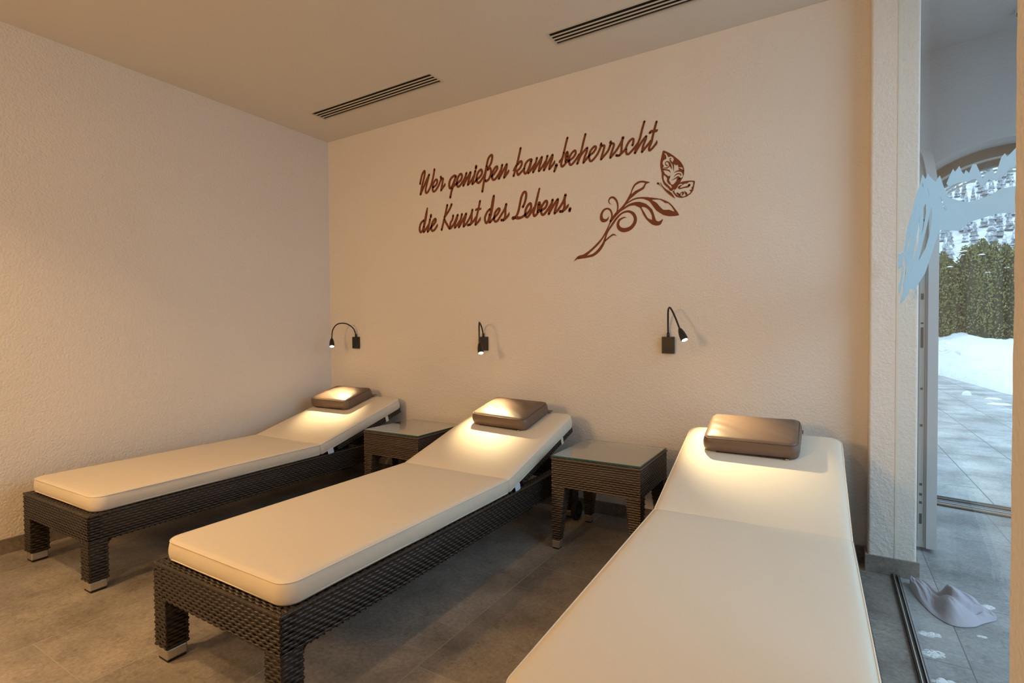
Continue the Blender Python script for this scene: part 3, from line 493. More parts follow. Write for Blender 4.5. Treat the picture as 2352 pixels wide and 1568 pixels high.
# ------------------------------------------------------------------ weaving
rnd = random.Random(5)
def weave(mb, O, U, V, Nn, lu, lv, pitch=0.0115, wave=0.0165, amp=0.0022, seed=0, flip=0, taper=None):
    """woven panel: strands run along U, rows stacked along V, bulging along N"""
    O, U, V, Nn = Vector(O), Vector(U), Vector(V), Vector(Nn)
    rows = max(1, round(lv / pitch)); pv = lv / rows; nseg = max(4, int(lu / (wave / 3.0))); hw = pv * 0.40
    r_ = random.Random(seed)
    for j in range(rows):
        vc = (j + 0.5) * pv; vs = []; jit = r_.uniform(-0.0006, 0.0006)
        su, eu = 0.0, lu
        if taper: su, eu = taper(vc)
        ns = max(4, int(nseg * (eu - su) / lu))
        for i in range(ns + 1):
            u = su + (eu - su) * i / ns
            o = amp * math.cos(PI * u / wave + (j + flip) * PI) 
            o = (amp * 0.6 if o > 0 else -amp) * (abs(o) / amp) ** 0.6
            tw = 1.0 - 0.18 * (o < 0)
            c = O + U * u + V * (vc + jit)
            vs += [c - V * hw * tw + Nn * (o - 0.0006), c - V * hw * 0.35 * tw + Nn * (o + 0.0013), c + V * hw * 0.35 * tw + Nn * (o + 0.0013), c + V * hw * tw + Nn * (o - 0.0006)]
        fs = []
        for i in range(ns):
            a = i * 4
            for k in range(3): fs.append((a + k, a + 4 + k, a + 5 + k, a + 1 + k))
        mb.add(vs, fs, 0)
def woven_box(mb, a, b_, faces, pitch=0.0115, seed=0, core=0.0028, amp=0.0022):
    """box whose named faces carry weaving; the core sits just inside"""
    (x0, y0, z0), (x1, y1, z1) = a, b_
    mb.box((x0 + core, y0 + core, z0 + core), (x1 - core, y1 - core, z1 - core), 1)
    lx, ly, lz = x1 - x0, y1 - y0, z1 - z0
    F = {'-y': ((x0, y0, z0), (1, 0, 0), (0, 0, 1), (0, -1, 0), lx, lz), '+y': ((x1, y1, z0), (-1, 0, 0), (0, 0, 1), (0, 1, 0), lx, lz),
         '-x': ((x0, y1, z0), (0, -1, 0), (0, 0, 1), (-1, 0, 0), ly, lz), '+x': ((x1, y0, z0), (0, 1, 0), (0, 0, 1), (1, 0, 0), ly, lz),
         '+z': ((x0, y0, z1), (1, 0, 0), (0, 1, 0), (0, 0, 1), lx, ly), '+zy': ((x1, y0, z1), (0, 1, 0), (-1, 0, 0), (0, 0, 1), ly, lx),
         '-z': ((x0, y1, z0), (1, 0, 0), (0, -1, 0), (0, 0, -1), lx, ly)}
    for k, f in enumerate(faces): weave(mb, *F[f], pitch=pitch, seed=seed * 10 + k, amp=amp)
    # rounded corner wraps hide the panel joints
    r = 0.0042
    if '-y' in faces or '-x' in faces:
        for (x, y) in ((x0, y0), (x1, y0), (x0, y1), (x1, y1)):
            xx = x + (r if x == x0 else -r); yy_ = y + (r if y == y0 else -r)
            n_ = max(2, int(lz / (pitch))); pts = []; rr = []
            for k in range(n_ * 3 + 1):
                pts.append((xx, yy_, z0 + lz * k / (n_ * 3))); rr.append(r * (1.06 if k % 3 else 0.80))
            mb.tube(pts, rr, 8, 0)

# ------------------------------------------------------------------ loungers
FW, FL, FT, FB = 0.68, 1.975, 0.328, 0.212
HY = 1.215; ANG = math.radians(15.5)
def rounded_outline(hx, hy, r, n=7):
    out = []
    for cx, cy, a0 in ((hx - r, hy - r, 0), (-hx + r, hy - r, 90), (-hx + r, -hy + r, 180), (hx - r, -hy + r, 270)):
        for k in range(n + 1): a = math.radians(a0 + 90 * k / n); out.append((cx + r * math.cos(a), cy + r * math.sin(a)))
    return out
def rr_profile(hx, hy, t_, rf, rb=None):
    pass
def cushion(w_, l_, t_, rf, rb, crown=0.006, seed=0, nx=30, ny=56, wr=0.0, puff=0.004, hollow=0.0):
    """slab from y=0..l, x centred, z 0..t; rf / rb = front / back corner radius"""
    hx = w_ / 2; V_ = {}; verts = []; faces = []
    def lim(y):      # half width at y after corner rounding
        if y < rf: return hx - rf + math.sqrt(max(0, rf ** 2 - (rf - y) ** 2))
        if y > l_ - rb: return hx - rb + math.sqrt(max(0, rb ** 2 - (y - l_ + rb) ** 2))
        return hx
    ys = []
    for k in range(10): ys.append(rf * (1 - math.cos(PI / 2 * k / 10)))
    for k in range(ny + 1): ys.append(rf + (l_ - rf - rb) * k / ny)
    for k in range(1, 11): ys.append(l_ - rb + rb * math.sin(PI / 2 * k / 10))
    J = len(ys)
    def nz(x, y, s_): return noise.noise(Vector((x * 3 + seed * 7.3, y * 3, s_)))
    def top(x, y):
        d = min(lim(y) - abs(x), y, l_ - y); d = max(d, 0)
        e = 1 - math.exp(-d / 0.035)
        z = t_ - 0.004 + 0.004 * min(1, d / 0.01) + crown * e + 0.0022 * nz(x, y, 1) * e
        if wr:
            z += wr * 0.0060 * e * math.exp(-d / 0.16) * (noise.noise(Vector((x * 5 + seed, y * 26 + x * 14, 2.2))) )
        return z
    for j, y in enumerate(ys):
        lx = lim(y)
        for i in range(nx + 1):
            s_ = -1 + 2 * i / nx; s_ = math.copysign(abs(s_) ** 0.8, s_); x = s_ * lx
            verts.append((x, y, top(x, y)))
    idx = lambda i, j: j * (nx + 1) + i
    for j in range(J - 1):
        for i in range(nx): faces.append((idx(i, j), idx(i + 1, j), idx(i + 1, j + 1), idx(i, j + 1)))
    border = [(i, 0) for i in range(nx)] + [(nx, j) for j in range(J - 1)] + [(nx - i, J - 1) for i in range(nx)] + [(0, J - 1 - j) for j in range(J - 1)]
    B = [verts[idx(*b_)] for b_ in border]; K = len(B)
    cyc = [Vector(B[(k + 1) % K]) - Vector(B[k - 1]) for k in range(K)]
    nrm = [Vector((c.y, -c.x, 0)).normalized() for c in cyc]
    levels = [(0.94, 0.0015), (0.8, 0.0045), (0.6, 0.0065), (0.4, 0.0065), (0.2, 0.0045), (0.06, 0.0005), (0.0, -0.004)]
    prev = [idx(*b_) for b_ in border]; arc = 0; arcs = []
    for k in range(K): arcs.append(arc); arc += (Vector(B[(k + 1) % K]) - Vector(B[k])).length
    for f, o in levels:
        cur = []
        for k in range(K):
            wv = 0.0022 * noise.noise(Vector((arcs[k] * 38, f * 2.2 + arcs[k] * 6, seed + 3.1))) * (1 - abs(2 * f - 1)) + 0.0025 * noise.noise(Vector((arcs[k] * 5, 0.5, seed + 9.1)))
            p_ = Vector((B[k][0], B[k][1], 0)) + nrm[k] * (o * (puff / 0.004) * 0.8 + wv * 1.1)
            verts.append((p_.x, p_.y, B[k][2] * f)); cur.append(len(verts) - 1)
        for k in range(K): faces.append((prev[k], cur[k], cur[(k + 1) % K], prev[(k + 1) % K]))
        prev = cur
    verts.append((0, l_ / 2, 0)); c = len(verts) - 1
    for k in range(K): faces.append((prev[k], c, prev[(k + 1) % K]))
    mb = MB(); mb.add(verts, [f[::-1] if False else f for f in faces])
    pipe = [Vector(B[k]) + nrm[k] * 0.0012 + Vector((0, 0, -0.0005)) for k in range(K)]
    return mb, pipe, B
def fix(o):
    import bmesh
    bm = bmesh.new(); bm.from_mesh(o.data); bmesh.ops.remove_doubles(bm, verts=bm.verts, dist=1e-6); bmesh.ops.recalc_face_normals(bm, faces=bm.faces); bm.to_mesh(o.data); bm.free(); return o

def make_lounger():
    root = empty('sun_lounger')
    hx = FW / 2; T_ = 0.052
    fr = MB()
    woven_box(fr, (-hx, 0, FB), (-hx + T_, FL, FT), ['-x', '+x', '+zy', '-z'], seed=1)
    woven_box(fr, (hx - T_, 0, FB), (hx, FL, FT), ['-x', '+x', '+zy', '-z'], seed=2)
    woven_box(fr, (-hx + T_ * 0.0, 0.0, FB), (hx, T_, FT), ['-y', '+y', '-z'], seed=3)
    woven_box(fr, (-hx + T_, FL - T_, FB), (hx - T_, FL, FT), ['-y', '+y', '+z', '-z'], seed=4)
    # top front rim runs over the whole width
    weave(fr, (-hx, 0.0, FT + 0.0006), (1, 0, 0), (0, 1, 0), (0, 0, 1), FW, 0.13, seed=9)
    # rounded rim strand along the upper edges
    for a, b_ in (((-hx + .004, 0, FT - .003), (-hx + .004, FL, FT - .003)), ((hx - .004, 0, FT - .003), (hx - .004, FL, FT - .003)), ((-hx, .004, FT - .003), (hx, .004, FT - .003))):
        n_ = 260; A, B_ = Vector(a), Vector(b_); L_ = (B_ - A).length; n_ = int(L_ / 0.0055)
        fr.tube([A.lerp(B_, k / n_) for k in range(n_ + 1)], [0.0058 + 0.0014 * (k % 3 == 0) for k in range(n_ + 1)], 8, 0)
    # small gussets where legs meet the apron
    for sx in (-1, 1):
        for y0, sy in ((0.072, 1), (FL - 0.072, -1)):
            x0, x1 = (-hx + .006, -hx + .044) if sx < 0 else (hx - .044, hx - .006)
            g = [(x0, y0, FB), (x1, y0, FB), (x1, y0 + sy * 0.02, FB), (x0, y0 + sy * 0.02, FB), (x0, y0, FB - 0.02), (x1, y0, FB - 0.02)]
            fr.add(g, [(0, 1, 5, 4), (3, 4, 5, 2), (0, 4, 3), (1, 2, 5)], 0)
    fr.build('frame', [M_wick, M_wickin], root, smooth=True)
    # sleeping deck
    dk = MB(); weave(dk, (-hx + T_, 0.13, FT - 0.004), (1, 0, 0), (0, 1, 0), (0, 0, 1), FW - 2 * T_, HY - 0.13, pitch=0.023, wave=0.03, seed=20)
    dk.box((-hx + T_, 0.06, FT - 0.02), (hx - T_, HY, FT - 0.008), 1)
    dk.build('woven_deck', [M_wick, M_wickin], root, smooth=True)
    # legs
    lw = 0.072
    for sx in (-1, 1):
        for y0 in (0, FL - lw):
            x0 = -hx if sx < 0 else hx - lw
            lg = MB(); woven_box(lg, (x0, y0, 0.045), (x0 + lw, y0 + lw, FB + 0.004), ['-x', '+x', '-y', '+y'], seed=30 + sx + int(y0 * 3), pitch=0.0125)
            leg = lg.build('leg', [M_wick, M_wickin], root, smooth=True)
            ft = MB().box((x0 + .003, y0 + .003, 0.008), (x0 + lw - .003, y0 + lw - .003, 0.045)); f_ = ft.build('foot_cap', M_steel, leg, bevel=0.006)
            pd = MB().box((x0 + .006, y0 + .006, 0.0), (x0 + lw - .006, y0 + lw - .006, 0.0085)); pd.build('foot_pad', M_rubber, leg, bevel=0.003)
    # transport wheels outside the rear legs
    for sx in (-1, 1):
        wh = MB(); xa = sx * (hx + 0.022)
        wh.tube([(xa - 0.014, FL - 0.075, 0.0562), (xa - 0.010, FL - 0.075, 0.0562), (xa + 0.010, FL - 0.075, 0.0562), (xa + 0.014, FL - 0.075, 0.0562)], [0.050, 0.056, 0.056, 0.050], 28)
        o = wh.build('wheel', M_rubber, root); o2 = MB().tube([(xa - 0.020, FL - 0.075, 0.0562), (xa + 0.017, FL - 0.075, 0.0562)], 0.020, 20); o2.build('hub', M_frame, o)
        o3 = MB().box((xa - 0.003 - 0.0175 * sx, FL - 0.087, 0.045), (xa + 0.003 - 0.0175 * sx, FL - 0.063, FB + 0.02)).build('fork', M_frame, o)
    # seat cushion
    W_ = 0.648
    cb, pipe, B = cushion(W_, HY - 0.03, 0.070, 0.050, 0.016, crown=0.006, seed=1, wr=0.6, ny=90)
    c = fix(cb.build('mattress', M_cream, root, smooth=True)); c.location = (0, 0.028, FT + 0.004)
    p2 = MB().loop_tube(pipe, 0.0022); o = p2.build('piping', M_piping, c, smooth=True)
    p3 = MB().loop_tube([Vector((q.x, q.y, 0.008)) for q in pipe], 0.0020); p3.build('piping', M_piping, c, smooth=True)
    # backrest: frame and cushion rotated about the hinge
    pv = empty('backrest', (0, HY + 0.004, FT + 0.004)); pv.parent = root
    BL = 0.755
    R_ = Matrix.Rotation(ANG, 4, 'X')
    def rot(mb): mb.v = [tuple(R_ @ Vector(q)) for q in mb.v]; return mb
    bf = MB(); woven_box(bf, (-0.316, 0.135, -0.036), (0.316, BL - 0.006, -0.001), ['-x', '+x', '-y', '+y', '-z'], seed=40); woven_box(bf, (-hx + 0.055, 0.012, -0.034), (hx - 0.055, 0.134, -0.002), ['-x', '+x', '-y'], seed=41)
    bmesh_o = rot(bf).build('backrest_frame', [M_wick, M_wickin], root, smooth=True); bmesh_o.location = pv.location
    cb, pipe, B = cushion(W_, BL + 0.012, 0.070, 0.016, 0.052, crown=0.007, seed=5, wr=0.2)
    cm = fix(rot(cb).build('backrest_cushion', M_cream, root, smooth=True)); cm.location = pv.location
    rot(MB().loop_tube(pipe, 0.0022)).build('piping', M_piping, cm, smooth=True)
    rot(MB().loop_tube([Vector((q.x, q.y, 0.008)) for q in pipe], 0.0020)).build('piping', M_piping, cm, smooth=True)
    bpy.data.objects.remove(pv)
    # strap and label
    st = MB().box((0.26, 0.585, -0.041), (0.3195, 0.612, -0.0390)).box((0.3180, 0.585, -0.041), (0.3200, 0.612, 0.010))
    o = rot(st).build('strap', M_piping, root); o.location = (0, HY + 0.004, FT + 0.004)
    lb = MB().box((0.3285, 0.045, -0.024), (0.3295, 0.090, 0.008)); o = rot(lb).build('care_label', M_label, root); o.location = (0, HY + 0.004, FT + 0.004)
    # support strut: U-shaped bar from under the backrest to the cross rail
    a = ANG; yb = HY + 0.47 * math.cos(a); zb = FT + 0.004 + 0.47 * math.sin(a) - 0.046
    st = MB()
    for sx in (-1, 1): st.tube([(sx * 0.22, yb, zb), (sx * 0.22, yb + 0.13, FB + 0.05)], 0.008)
    st.tube([(-0.22, yb + 0.13, FB + 0.05), (0.22, yb + 0.13, FB + 0.05)], 0.009)
    st.build('support_bar', M_frame, root, smooth=True)
    rl = MB()
    for sx in (-1, 1): rl.box((sx * 0.275 - 0.006, HY - 0.02, FB + 0.03), (sx * 0.275 + 0.006, FL - 0.05, FB + 0.06))
    rl.box((-hx + 0.05, HY + 0.10, FB + 0.03), (hx - 0.05, HY + 0.125, FB + 0.055))
    rl.build('ratchet_rail', M_frame, root)
    return root
proto = make_lounger()
spots = [(0.530, -2.000, 1.0, 'cream cushioned wicker sun lounger against the left wall'),
         (1.925, -2.068, 0.0, 'cream cushioned wicker sun lounger between the two glass-topped side tables'),
         (3.306, -2.115, 1.4, 'cream cushioned wicker sun lounger nearest the glass partition')]
loungers = []
for i, (x, y, a, lab) in enumerate(spots):
    o = proto if i == 0 else copy_tree(proto)
    o.location = (x, y, 0); o.rotation_euler = (0, 0, math.radians(a)); loungers.append(o)
    tag(o, lab, 'sun lounger', 'sun loungers in a row with heads to the wall')

# ------------------------------------------------------------------ head pillows
def make_pillow():
    root = empty('head_pillow'); w_, l_, t_ = 0.375, 0.262, 0.072
    cb, pipe, B = cushion(w_, l_, t_, 0.028, 0.028, crown=0.012, seed=11, nx=26, ny=20, puff=0.007, wr=1.2)
    b_ = fix(cb.build('pillow_body', M_brown, root, smooth=True))
    MB().loop_tube([q + Vector((0, 0, 0.0)) for q in pipe], 0.0018).build('seam', M_browndk, b_, smooth=True)
    MB().loop_tube([Vector((q.x, q.y, 0.012)) + Vector((q.x, q.y - l_ / 2, 0)).normalized() * 0.003 for q in pipe], 0.0018).build('seam', M_browndk, b_, smooth=True)
    z_ = MB().tube([(-w_ / 2 + 0.05, -0.0035, 0.006), (w_ / 2 - 0.04, -0.0035, 0.006)], 0.0032, 8); zz = z_.build('zip', M_rubber, root)
    MB().box((w_ / 2 - 0.045, -0.011, 0.003), (w_ / 2 - 0.032, -0.005, 0.008)).build('zip_pull', M_steel, root)
    tb = MB().box((w_ / 2 - 0.03, l_ - 0.002, 0.004), (w_ / 2 + 0.014, l_ + 0.030, 0.007)); tb.build('tab', M_brown, root)
    return root
pil = make_pillow()
TH = 0.004 + FT + 0.070 * math.cos(ANG)
for i, (sx, s0, dr, lab) in enumerate([(-0.115, 0.478, 0.0, 'taupe leather head pillow on the lounger against the left wall'),
                         (-0.028, 0.492, -4.0, 'taupe leather head pillow on the middle lounger'),
                         (-0.030, 0.502, -1.0, 'taupe leather head pillow on the lounger nearest the glass partition')]):
    o = pil if i == 0 else copy_tree(pil)
    lg = loungers[i]; Mx = Matrix.Translation(lg.location) @ Matrix.Rotation(lg.rotation_euler.z, 4, 'Z')
    Mx = Mx @ Matrix.Translation((0, HY + 0.004, FT + 0.004)) @ Matrix.Rotation(ANG, 4, 'X') @ Matrix.Translation((sx, s0, 0.0765)) @ Matrix.Rotation(math.radians(dr), 4, 'Z')
    o.matrix_world = Mx; o.location = Mx.translation; o.rotation_euler = Mx.to_euler()
    tag(o, lab, 'pillow', 'head pillows on the loungers')

# ------------------------------------------------------------------ side tables
def make_table():
    root = empty('side_table'); s_ = 0.455; h_ = s_ / 2; zt, zb = 0.455, 0.315
    ap = MB(); woven_box(ap, (-h_, -h_, zb), (h_, h_, zt), ['-x', '+x', '-y', '+y', '+z'], pitch=0.0105, seed=60, amp=0.0017)
    for a, b_ in (((-h_, -h_), (h_, -h_)), ((h_, -h_), (h_, h_)), ((h_, h_), (-h_, h_)), ((-h_, h_), (-h_, -h_))):
        A, B_ = Vector((*a, zt)), Vector((*b_, zt)); n_ = 84
        ap.tube([A.lerp(B_, k / n_) for k in range(n_ + 1)], [0.0045 + 0.0012 * (k % 3 == 0) for k in range(n_ + 1)], 8, 0)
    ap.build('woven_top', [M_wickt, M_wickin], root, smooth=True)
    for sx in (-1, 1):
        for sy in (-1, 1):
            lg = MB(); tw, bw, z1, z0 = 0.072, 0.042, zb + 0.004, 0.044
            X = lambda u: sx * (h_ - u); Y = lambda u: sy * (h_ - u)
            def q4(c0, w0, z): return [(X(c0), Y(c0), z), (X(c0 + w0), Y(c0), z), (X(c0 + w0), Y(c0 + w0), z), (X(c0), Y(c0 + w0), z)]
            lg.add(q4(0.003, bw - .006, z0) + q4(0.003, tw - .006, z1), [(0, 1, 5, 4), (1, 2, 6, 5), (2, 3, 7, 6), (3, 0, 4, 7), (0, 3, 2, 1), (4, 5, 6, 7)], 1)
            for fi in range(4):
                # four faces; faces 0,1 outer (full taper), 2,3 inner (slanted)
                if fi == 0: O, U, Nn = (X(0), Y(0), z0), (-sx, 0, 0), (0, sy, 0)
                elif fi == 1: O, U, Nn = (X(0), Y(0), z0), (0, -sy, 0), (sx, 0, 0)
                elif fi == 2: O, U, Nn = (X(0), Y(bw), z0), (-sx, 0, 0), (0, -sy, 0)
                else: O, U, Nn = (X(bw), Y(0), z0), (0, -sy, 0), (-sx, 0, 0)
                V_ = Vector((0, 0, 1))
                if fi == 2: V_ = Vector((0, -sy * (tw - bw) / (z1 - z0), 1))
                if fi == 3: V_ = Vector((-sx * (tw - bw) / (z1 - z0), 0, 1))
                weave(lg, O, U, V_, Nn, tw, z1 - z0, pitch=0.0115, amp=0.0016, seed=70 + fi, taper=lambda v_: (0, bw + (tw - bw) * v_ / (z1 - z0)))
            leg = lg.build('leg', [M_wickt, M_wickin], root, smooth=True)
            cp = MB(); cp.add(q4(0.001, 0.038, 0.006) + q4(0.0, 0.043, 0.045), [(0, 1, 5, 4), (1, 2, 6, 5), (2, 3, 7, 6), (3, 0, 4, 7), (0, 3, 2, 1), (4, 5, 6, 7)])
            fix(cp.build('foot_cap', M_steel, leg, bevel=0.004))
            fix(MB().add(q4(0.004, 0.032, 0.0) + q4(0.004, 0.032, 0.0065), [(0, 1, 5, 4), (1, 2, 6, 5), (2, 3, 7, 6), (3, 0, 4, 7), (0, 3, 2, 1), (4, 5, 6, 7)]).build('foot_pad', M_rubber, leg))
    gl = MB(); g = h_ - 0.002; gl.box((-g, -g, 0.4635), (g, g, 0.4715)); go = gl.build('glass_top', M_tglass, root, bevel=0.0015)
    ge = MB()
    for a, b_ in (((-g, -g - 0.0006, 0.464), (g, -g + 0.0004, 0.4708)), ((-g, g - 0.0004, 0.464), (g, g + 0.0006, 0.4708)), ((-g - 0.0006, -g, 0.464), (-g + 0.0004, g, 0.4708)), ((g - 0.0004, -g, 0.464), (g + 0.0006, g, 0.4708))): ge.box(a, b_)
    ge.build('glass_edge', M_gedge, root)
    for sx in (-1, 1):
        for sy in (-1, 1): MB().tube([(sx * (g - 0.02), sy * (g - 0.02), 0.4605), (sx * (g - 0.02), sy * (g - 0.02), 0.4635)], 0.008, 14).build('spacer', M_white, root)
    return root
tb = make_table()
tb.location = (1.205, -0.335, 0); tag(tb, 'square brown wicker side table with glass top beside the left lounger', 'side table', 'wicker side tables between loungers')
t2 = copy_tree(tb); t2.location = (2.570, -0.370, 0); t2['label'] = 'square brown wicker side table with glass top between middle and right lounger'

# ------------------------------------------------------------------ reading lamps
def catmull(pts, sub=10):
    P_ = [Vector(p_) for p_ in pts]; E_ = [2 * P_[0] - P_[1]] + P_ + [2 * P_[-1] - P_[-2]]; out = []
    for i in range(1, len(E_) - 2):
        for k in range(sub):
            t_ = k / sub; a, b_, c, d = E_[i - 1:i + 3]
            out.append(0.5 * ((2 * b_) + (c - a) * t_ + (2 * a - 5 * b_ + 4 * c - d) * t_ ** 2 + (-a + 3 * b_ - 3 * c + d) * t_ ** 3))
    out.append(P_[-1]); return out
def lamp(px, path, aim, label):
    """px = plate centre x; path = neck points (world); the last is where the head begins"""
    e = empty('reading_lamp', (px, 0, 1.012)); bpy.context.view_layer.update()
    pl = MB().box((px - 0.033, -0.022, 0.966), (px + 0.033, -0.0005, 1.058)); part(pl.build('wall_plate', M_lampb, bevel=0.0012), e)
    part(MB().box((px - 0.010, -0.0232, 0.983), (px + 0.010, -0.0218, 0.9855)).build('switch_slot', M_black), e)
    part(MB().tube([(px, -0.013, 1.056), (px, -0.013, 1.080)], 0.0075, 16).build('socket', M_lampb, smooth=True), e)
    pts = catmull([(px, -0.013, 1.075)] + path)
    part(MB().tube(pts, 0.0048, 10).build('gooseneck', M_lampb, smooth=True), e)
    A = Vector(path[-1]); D = (Vector(aim) - A).normalized()
    prof_ = [(-0.002, 0.006), (0.0, 0.0082), (0.012, 0.0125), (0.028, 0.0165), (0.045, 0.0185), (0.066, 0.0190), (0.070, 0.0186), (0.070, 0.0150), (0.067, 0.0148)]
    hd_ = MB().tube([A + D * a for a, r in prof_], [r for a, r in prof_], 28)
    hd_ = part(hd_.build('lamp_head', M_lampb, smooth=False), e)
    for p_ in hd_.data.polygons: p_.use_smooth = len(p_.vertices) == 4
    ln = part(MB().tube([A + D * 0.0672, A + D * 0.0700, A + D * 0.0715], [0.0152, 0.0152, 0.0120], 24).build('lens', M_led), hd_)
    ld = bpy.data.lights.new('reading_lamp_light', 'SPOT'); ld.energy = 56; ld.color = (1.0, 0.76, 0.40); ld.spot_size = math.radians(57); ld.spot_blend = 1.0; ld.shadow_soft_size = 0.012
    lo = bpy.data.objects.new('reading_lamp_light', ld); COL.objects.link(lo); lo.location = A + D * 0.0765; lo.rotation_euler = D.to_track_quat('-Z', 'Y').to_euler()
    tag(e, label, 'reading lamp', 'gooseneck reading lamps on the back wall')
lamp(0.312, [(0.308, -0.035, 1.125), (0.285, -0.085, 1.162), (0.235, -0.125, 1.160), (0.200, -0.145, 1.115), (0.192, -0.150, 1.046)], (0.405, -0.32, 0.57), 'black gooseneck reading lamp nearest the room corner, neck in a wide arch')
lamp(1.537, [(1.541, -0.035, 1.120), (1.562, -0.090, 1.153), (1.596, -0.145, 1.145), (1.614, -0.172, 1.090), (1.622, -0.180, 1.018)], (1.82, -0.36, 0.57), 'black gooseneck reading lamp above the middle lounger, neck pointing at the viewer')
lamp(2.773, [(2.777, -0.030, 1.150), (2.789, -0.070, 1.205), (2.808, -0.100, 1.213), (2.838, -0.125, 1.165), (2.868, -0.150, 1.102)], (3.13, -0.345, 0.61), 'black gooseneck reading lamp nearest the glass, neck bent sharply')

# ------------------------------------------------------------------ crumpled cloth on the vestibule floor
def cloth():
    nx, ny = 110, 70; vs = []; fs = []
    # outline in floor coordinates, near (bottom) and far (top) edge, with ridge heights
    near = [(3.830, -0.20), (3.850, -0.32), (3.880, -0.42), (3.925, -0.475), (3.985, -0.455), (4.03, -0.40), (4.075, -0.35)]
    far = [(3.845, -0.155), (3.885, -0.16), (3.925, -0.20), (3.955, -0.19), (4.00, -0.215), (4.04, -0.27), (4.08, -0.335)]
    hgt = [0.052, 0.056, 0.022, 0.098, 0.070, 0.042, 0.008]
    def ip(a, t_):
        u = t_ * 6; k = min(int(u), 5); f_ = u - k
        g = lambda i: np.array(a[max(0, min(6, i))], float)
        p0, p1, p2, p3 = g(k - 1), g(k), g(k + 1), g(k + 2)
        q = 0.5 * ((2 * p1) + (-p0 + p2) * f_ + (2 * p0 - 5 * p1 + 4 * p2 - p3) * f_ ** 2 + (-p0 + 3 * p1 - 3 * p2 + p3) * f_ ** 3)
        return Vector((q[0], q[1], 0)) if isinstance(a[0], tuple) else float(q)
    for j in range(ny + 1):
        t_ = j / ny
        for i in range(nx + 1):
            s_ = i / nx; A, B_ = ip(near, s_), ip(far, s_)
            p_ = A.lerp(B_, t_); h_ = ip(hgt, s_)
            ridge = (math.sin(PI * min(1, t_ * 1.0)) ** 0.7) * h_ * (0.55 + 0.45 * t_)
            sh = math.sin(PI * t_) ** 0.8
            fold = 0.006 * math.sin(13 * s_ + 6 * t_) * sh + 0.011 * noise.noise(Vector((s_ * 9 + t_ * 3, t_ * 3.5 - s_ * 4, 4.2))) * sh + 0.004 * noise.noise(Vector((s_ * 26 + 9 * t_, t_ * 7, 8.2))) * sh
            crease = -0.015 * math.exp(-((t_ - 0.50 - 0.20 * math.sin(6 * s_ + 0.5)) / 0.045) ** 2) * math.sin(PI * s_) + 0.009 * math.exp(-((t_ - 0.58 - 0.20 * math.sin(6 * s_ + 0.5)) / 0.04) ** 2) * math.sin(PI * s_)
            vs.append((p_.x, p_.y, max(0.0015, 0.0015 + ridge + fold + crease)))
    for j in range(ny):
        for i in range(nx): a = j * (nx + 1) + i; fs.append((a, a + 1, a + nx + 2, a + nx + 1))
    mb = MB().add(vs, fs); o = mb.build('floor_cloth', M_towel, smooth=True)
    md = o.modifiers.new('thickness', 'SOLIDIFY'); md.thickness = 0.0014; md.offset = 1
    sb = o.modifiers.new('sub', 'SUBSURF'); sb.levels = 1; sb.render_levels = 1
    tag(o, 'crumpled white cloth lying on the floor just beyond the glass', 'cloth')
cloth()

# ------------------------------------------------------------------ outdoors
te = MB().box((0.5, 1.38, -0.12), (14.0, 16.0, -0.004)); o = te.build('terrace', M_pave); o['kind'] = 'structure'
gd = MB().box((-60, 16.0, -0.3), (90, 60, -0.02)); o = gd.build('ground', M_snow); o['kind'] = 'structure'
gd = MB().box((5.42, -14, -0.3), (60, 1.38, -0.02)); o = gd.build('ground', M_pave); o['kind'] = 'structure'
gd = MB().box((14.0, 1.38, -0.3), (60, 16.0, -0.02)); o = gd.build('ground', M_snow); o['kind'] = 'structure'
# snow bank
def edge_y(x):   # where the bank meets the paving
    pts = [(0, 13.4), (5.2, 13.4), (5.75, 12.4), (5.95, 9.8), (6.05, 8.3), (6.25, 7.2), (7.0, 6.3), (14, 5.2)]
    for (a, ya), (b_, yb) in zip(pts, pts[1:]):
        if a <= x <= b_: return ya + (yb - ya) * (x - a) / (b_ - a)
    return 5
vs = []; fs = []; nx, ny = 150, 90; x0, x1 = 1.0, 14.0
for j in range(ny + 1):
    for i in range(nx + 1):
        x = x0 + (x1 - x0) * i / nx; ye = edge_y(x) + 0.5 * noise.noise(Vector((x * 2.1, 0.3, 0))); y = ye + (16.2 - ye) * j / ny
        t_ = (y - ye) / (15.0 - ye) if ye < 15 else 0
        h_ = 0.80 * min(1, max(0, t_)) ** 0.8 + 0.16 * noise.noise(Vector((x * 1.6, y * 1.1, 1))) * min(1, t_ * 4) + 0.05 * noise.noise(Vector((x * 6, y * 5, 2))) * min(1, t_ * 6)
        vs.append((x, y, max(-0.003, h_ - 0.003 + (0.03 if j else 0))))
for j in range(ny):
    for i in range(nx): a = j * (nx + 1) + i; fs.append((a, a + 1, a + nx + 2, a + nx + 1))
o = MB().add(vs, fs).build('snow_bank', M_snow, smooth=True); tag(o, 'white snow bank heaped below the green hedge', 'snow bank', kind='stuff')
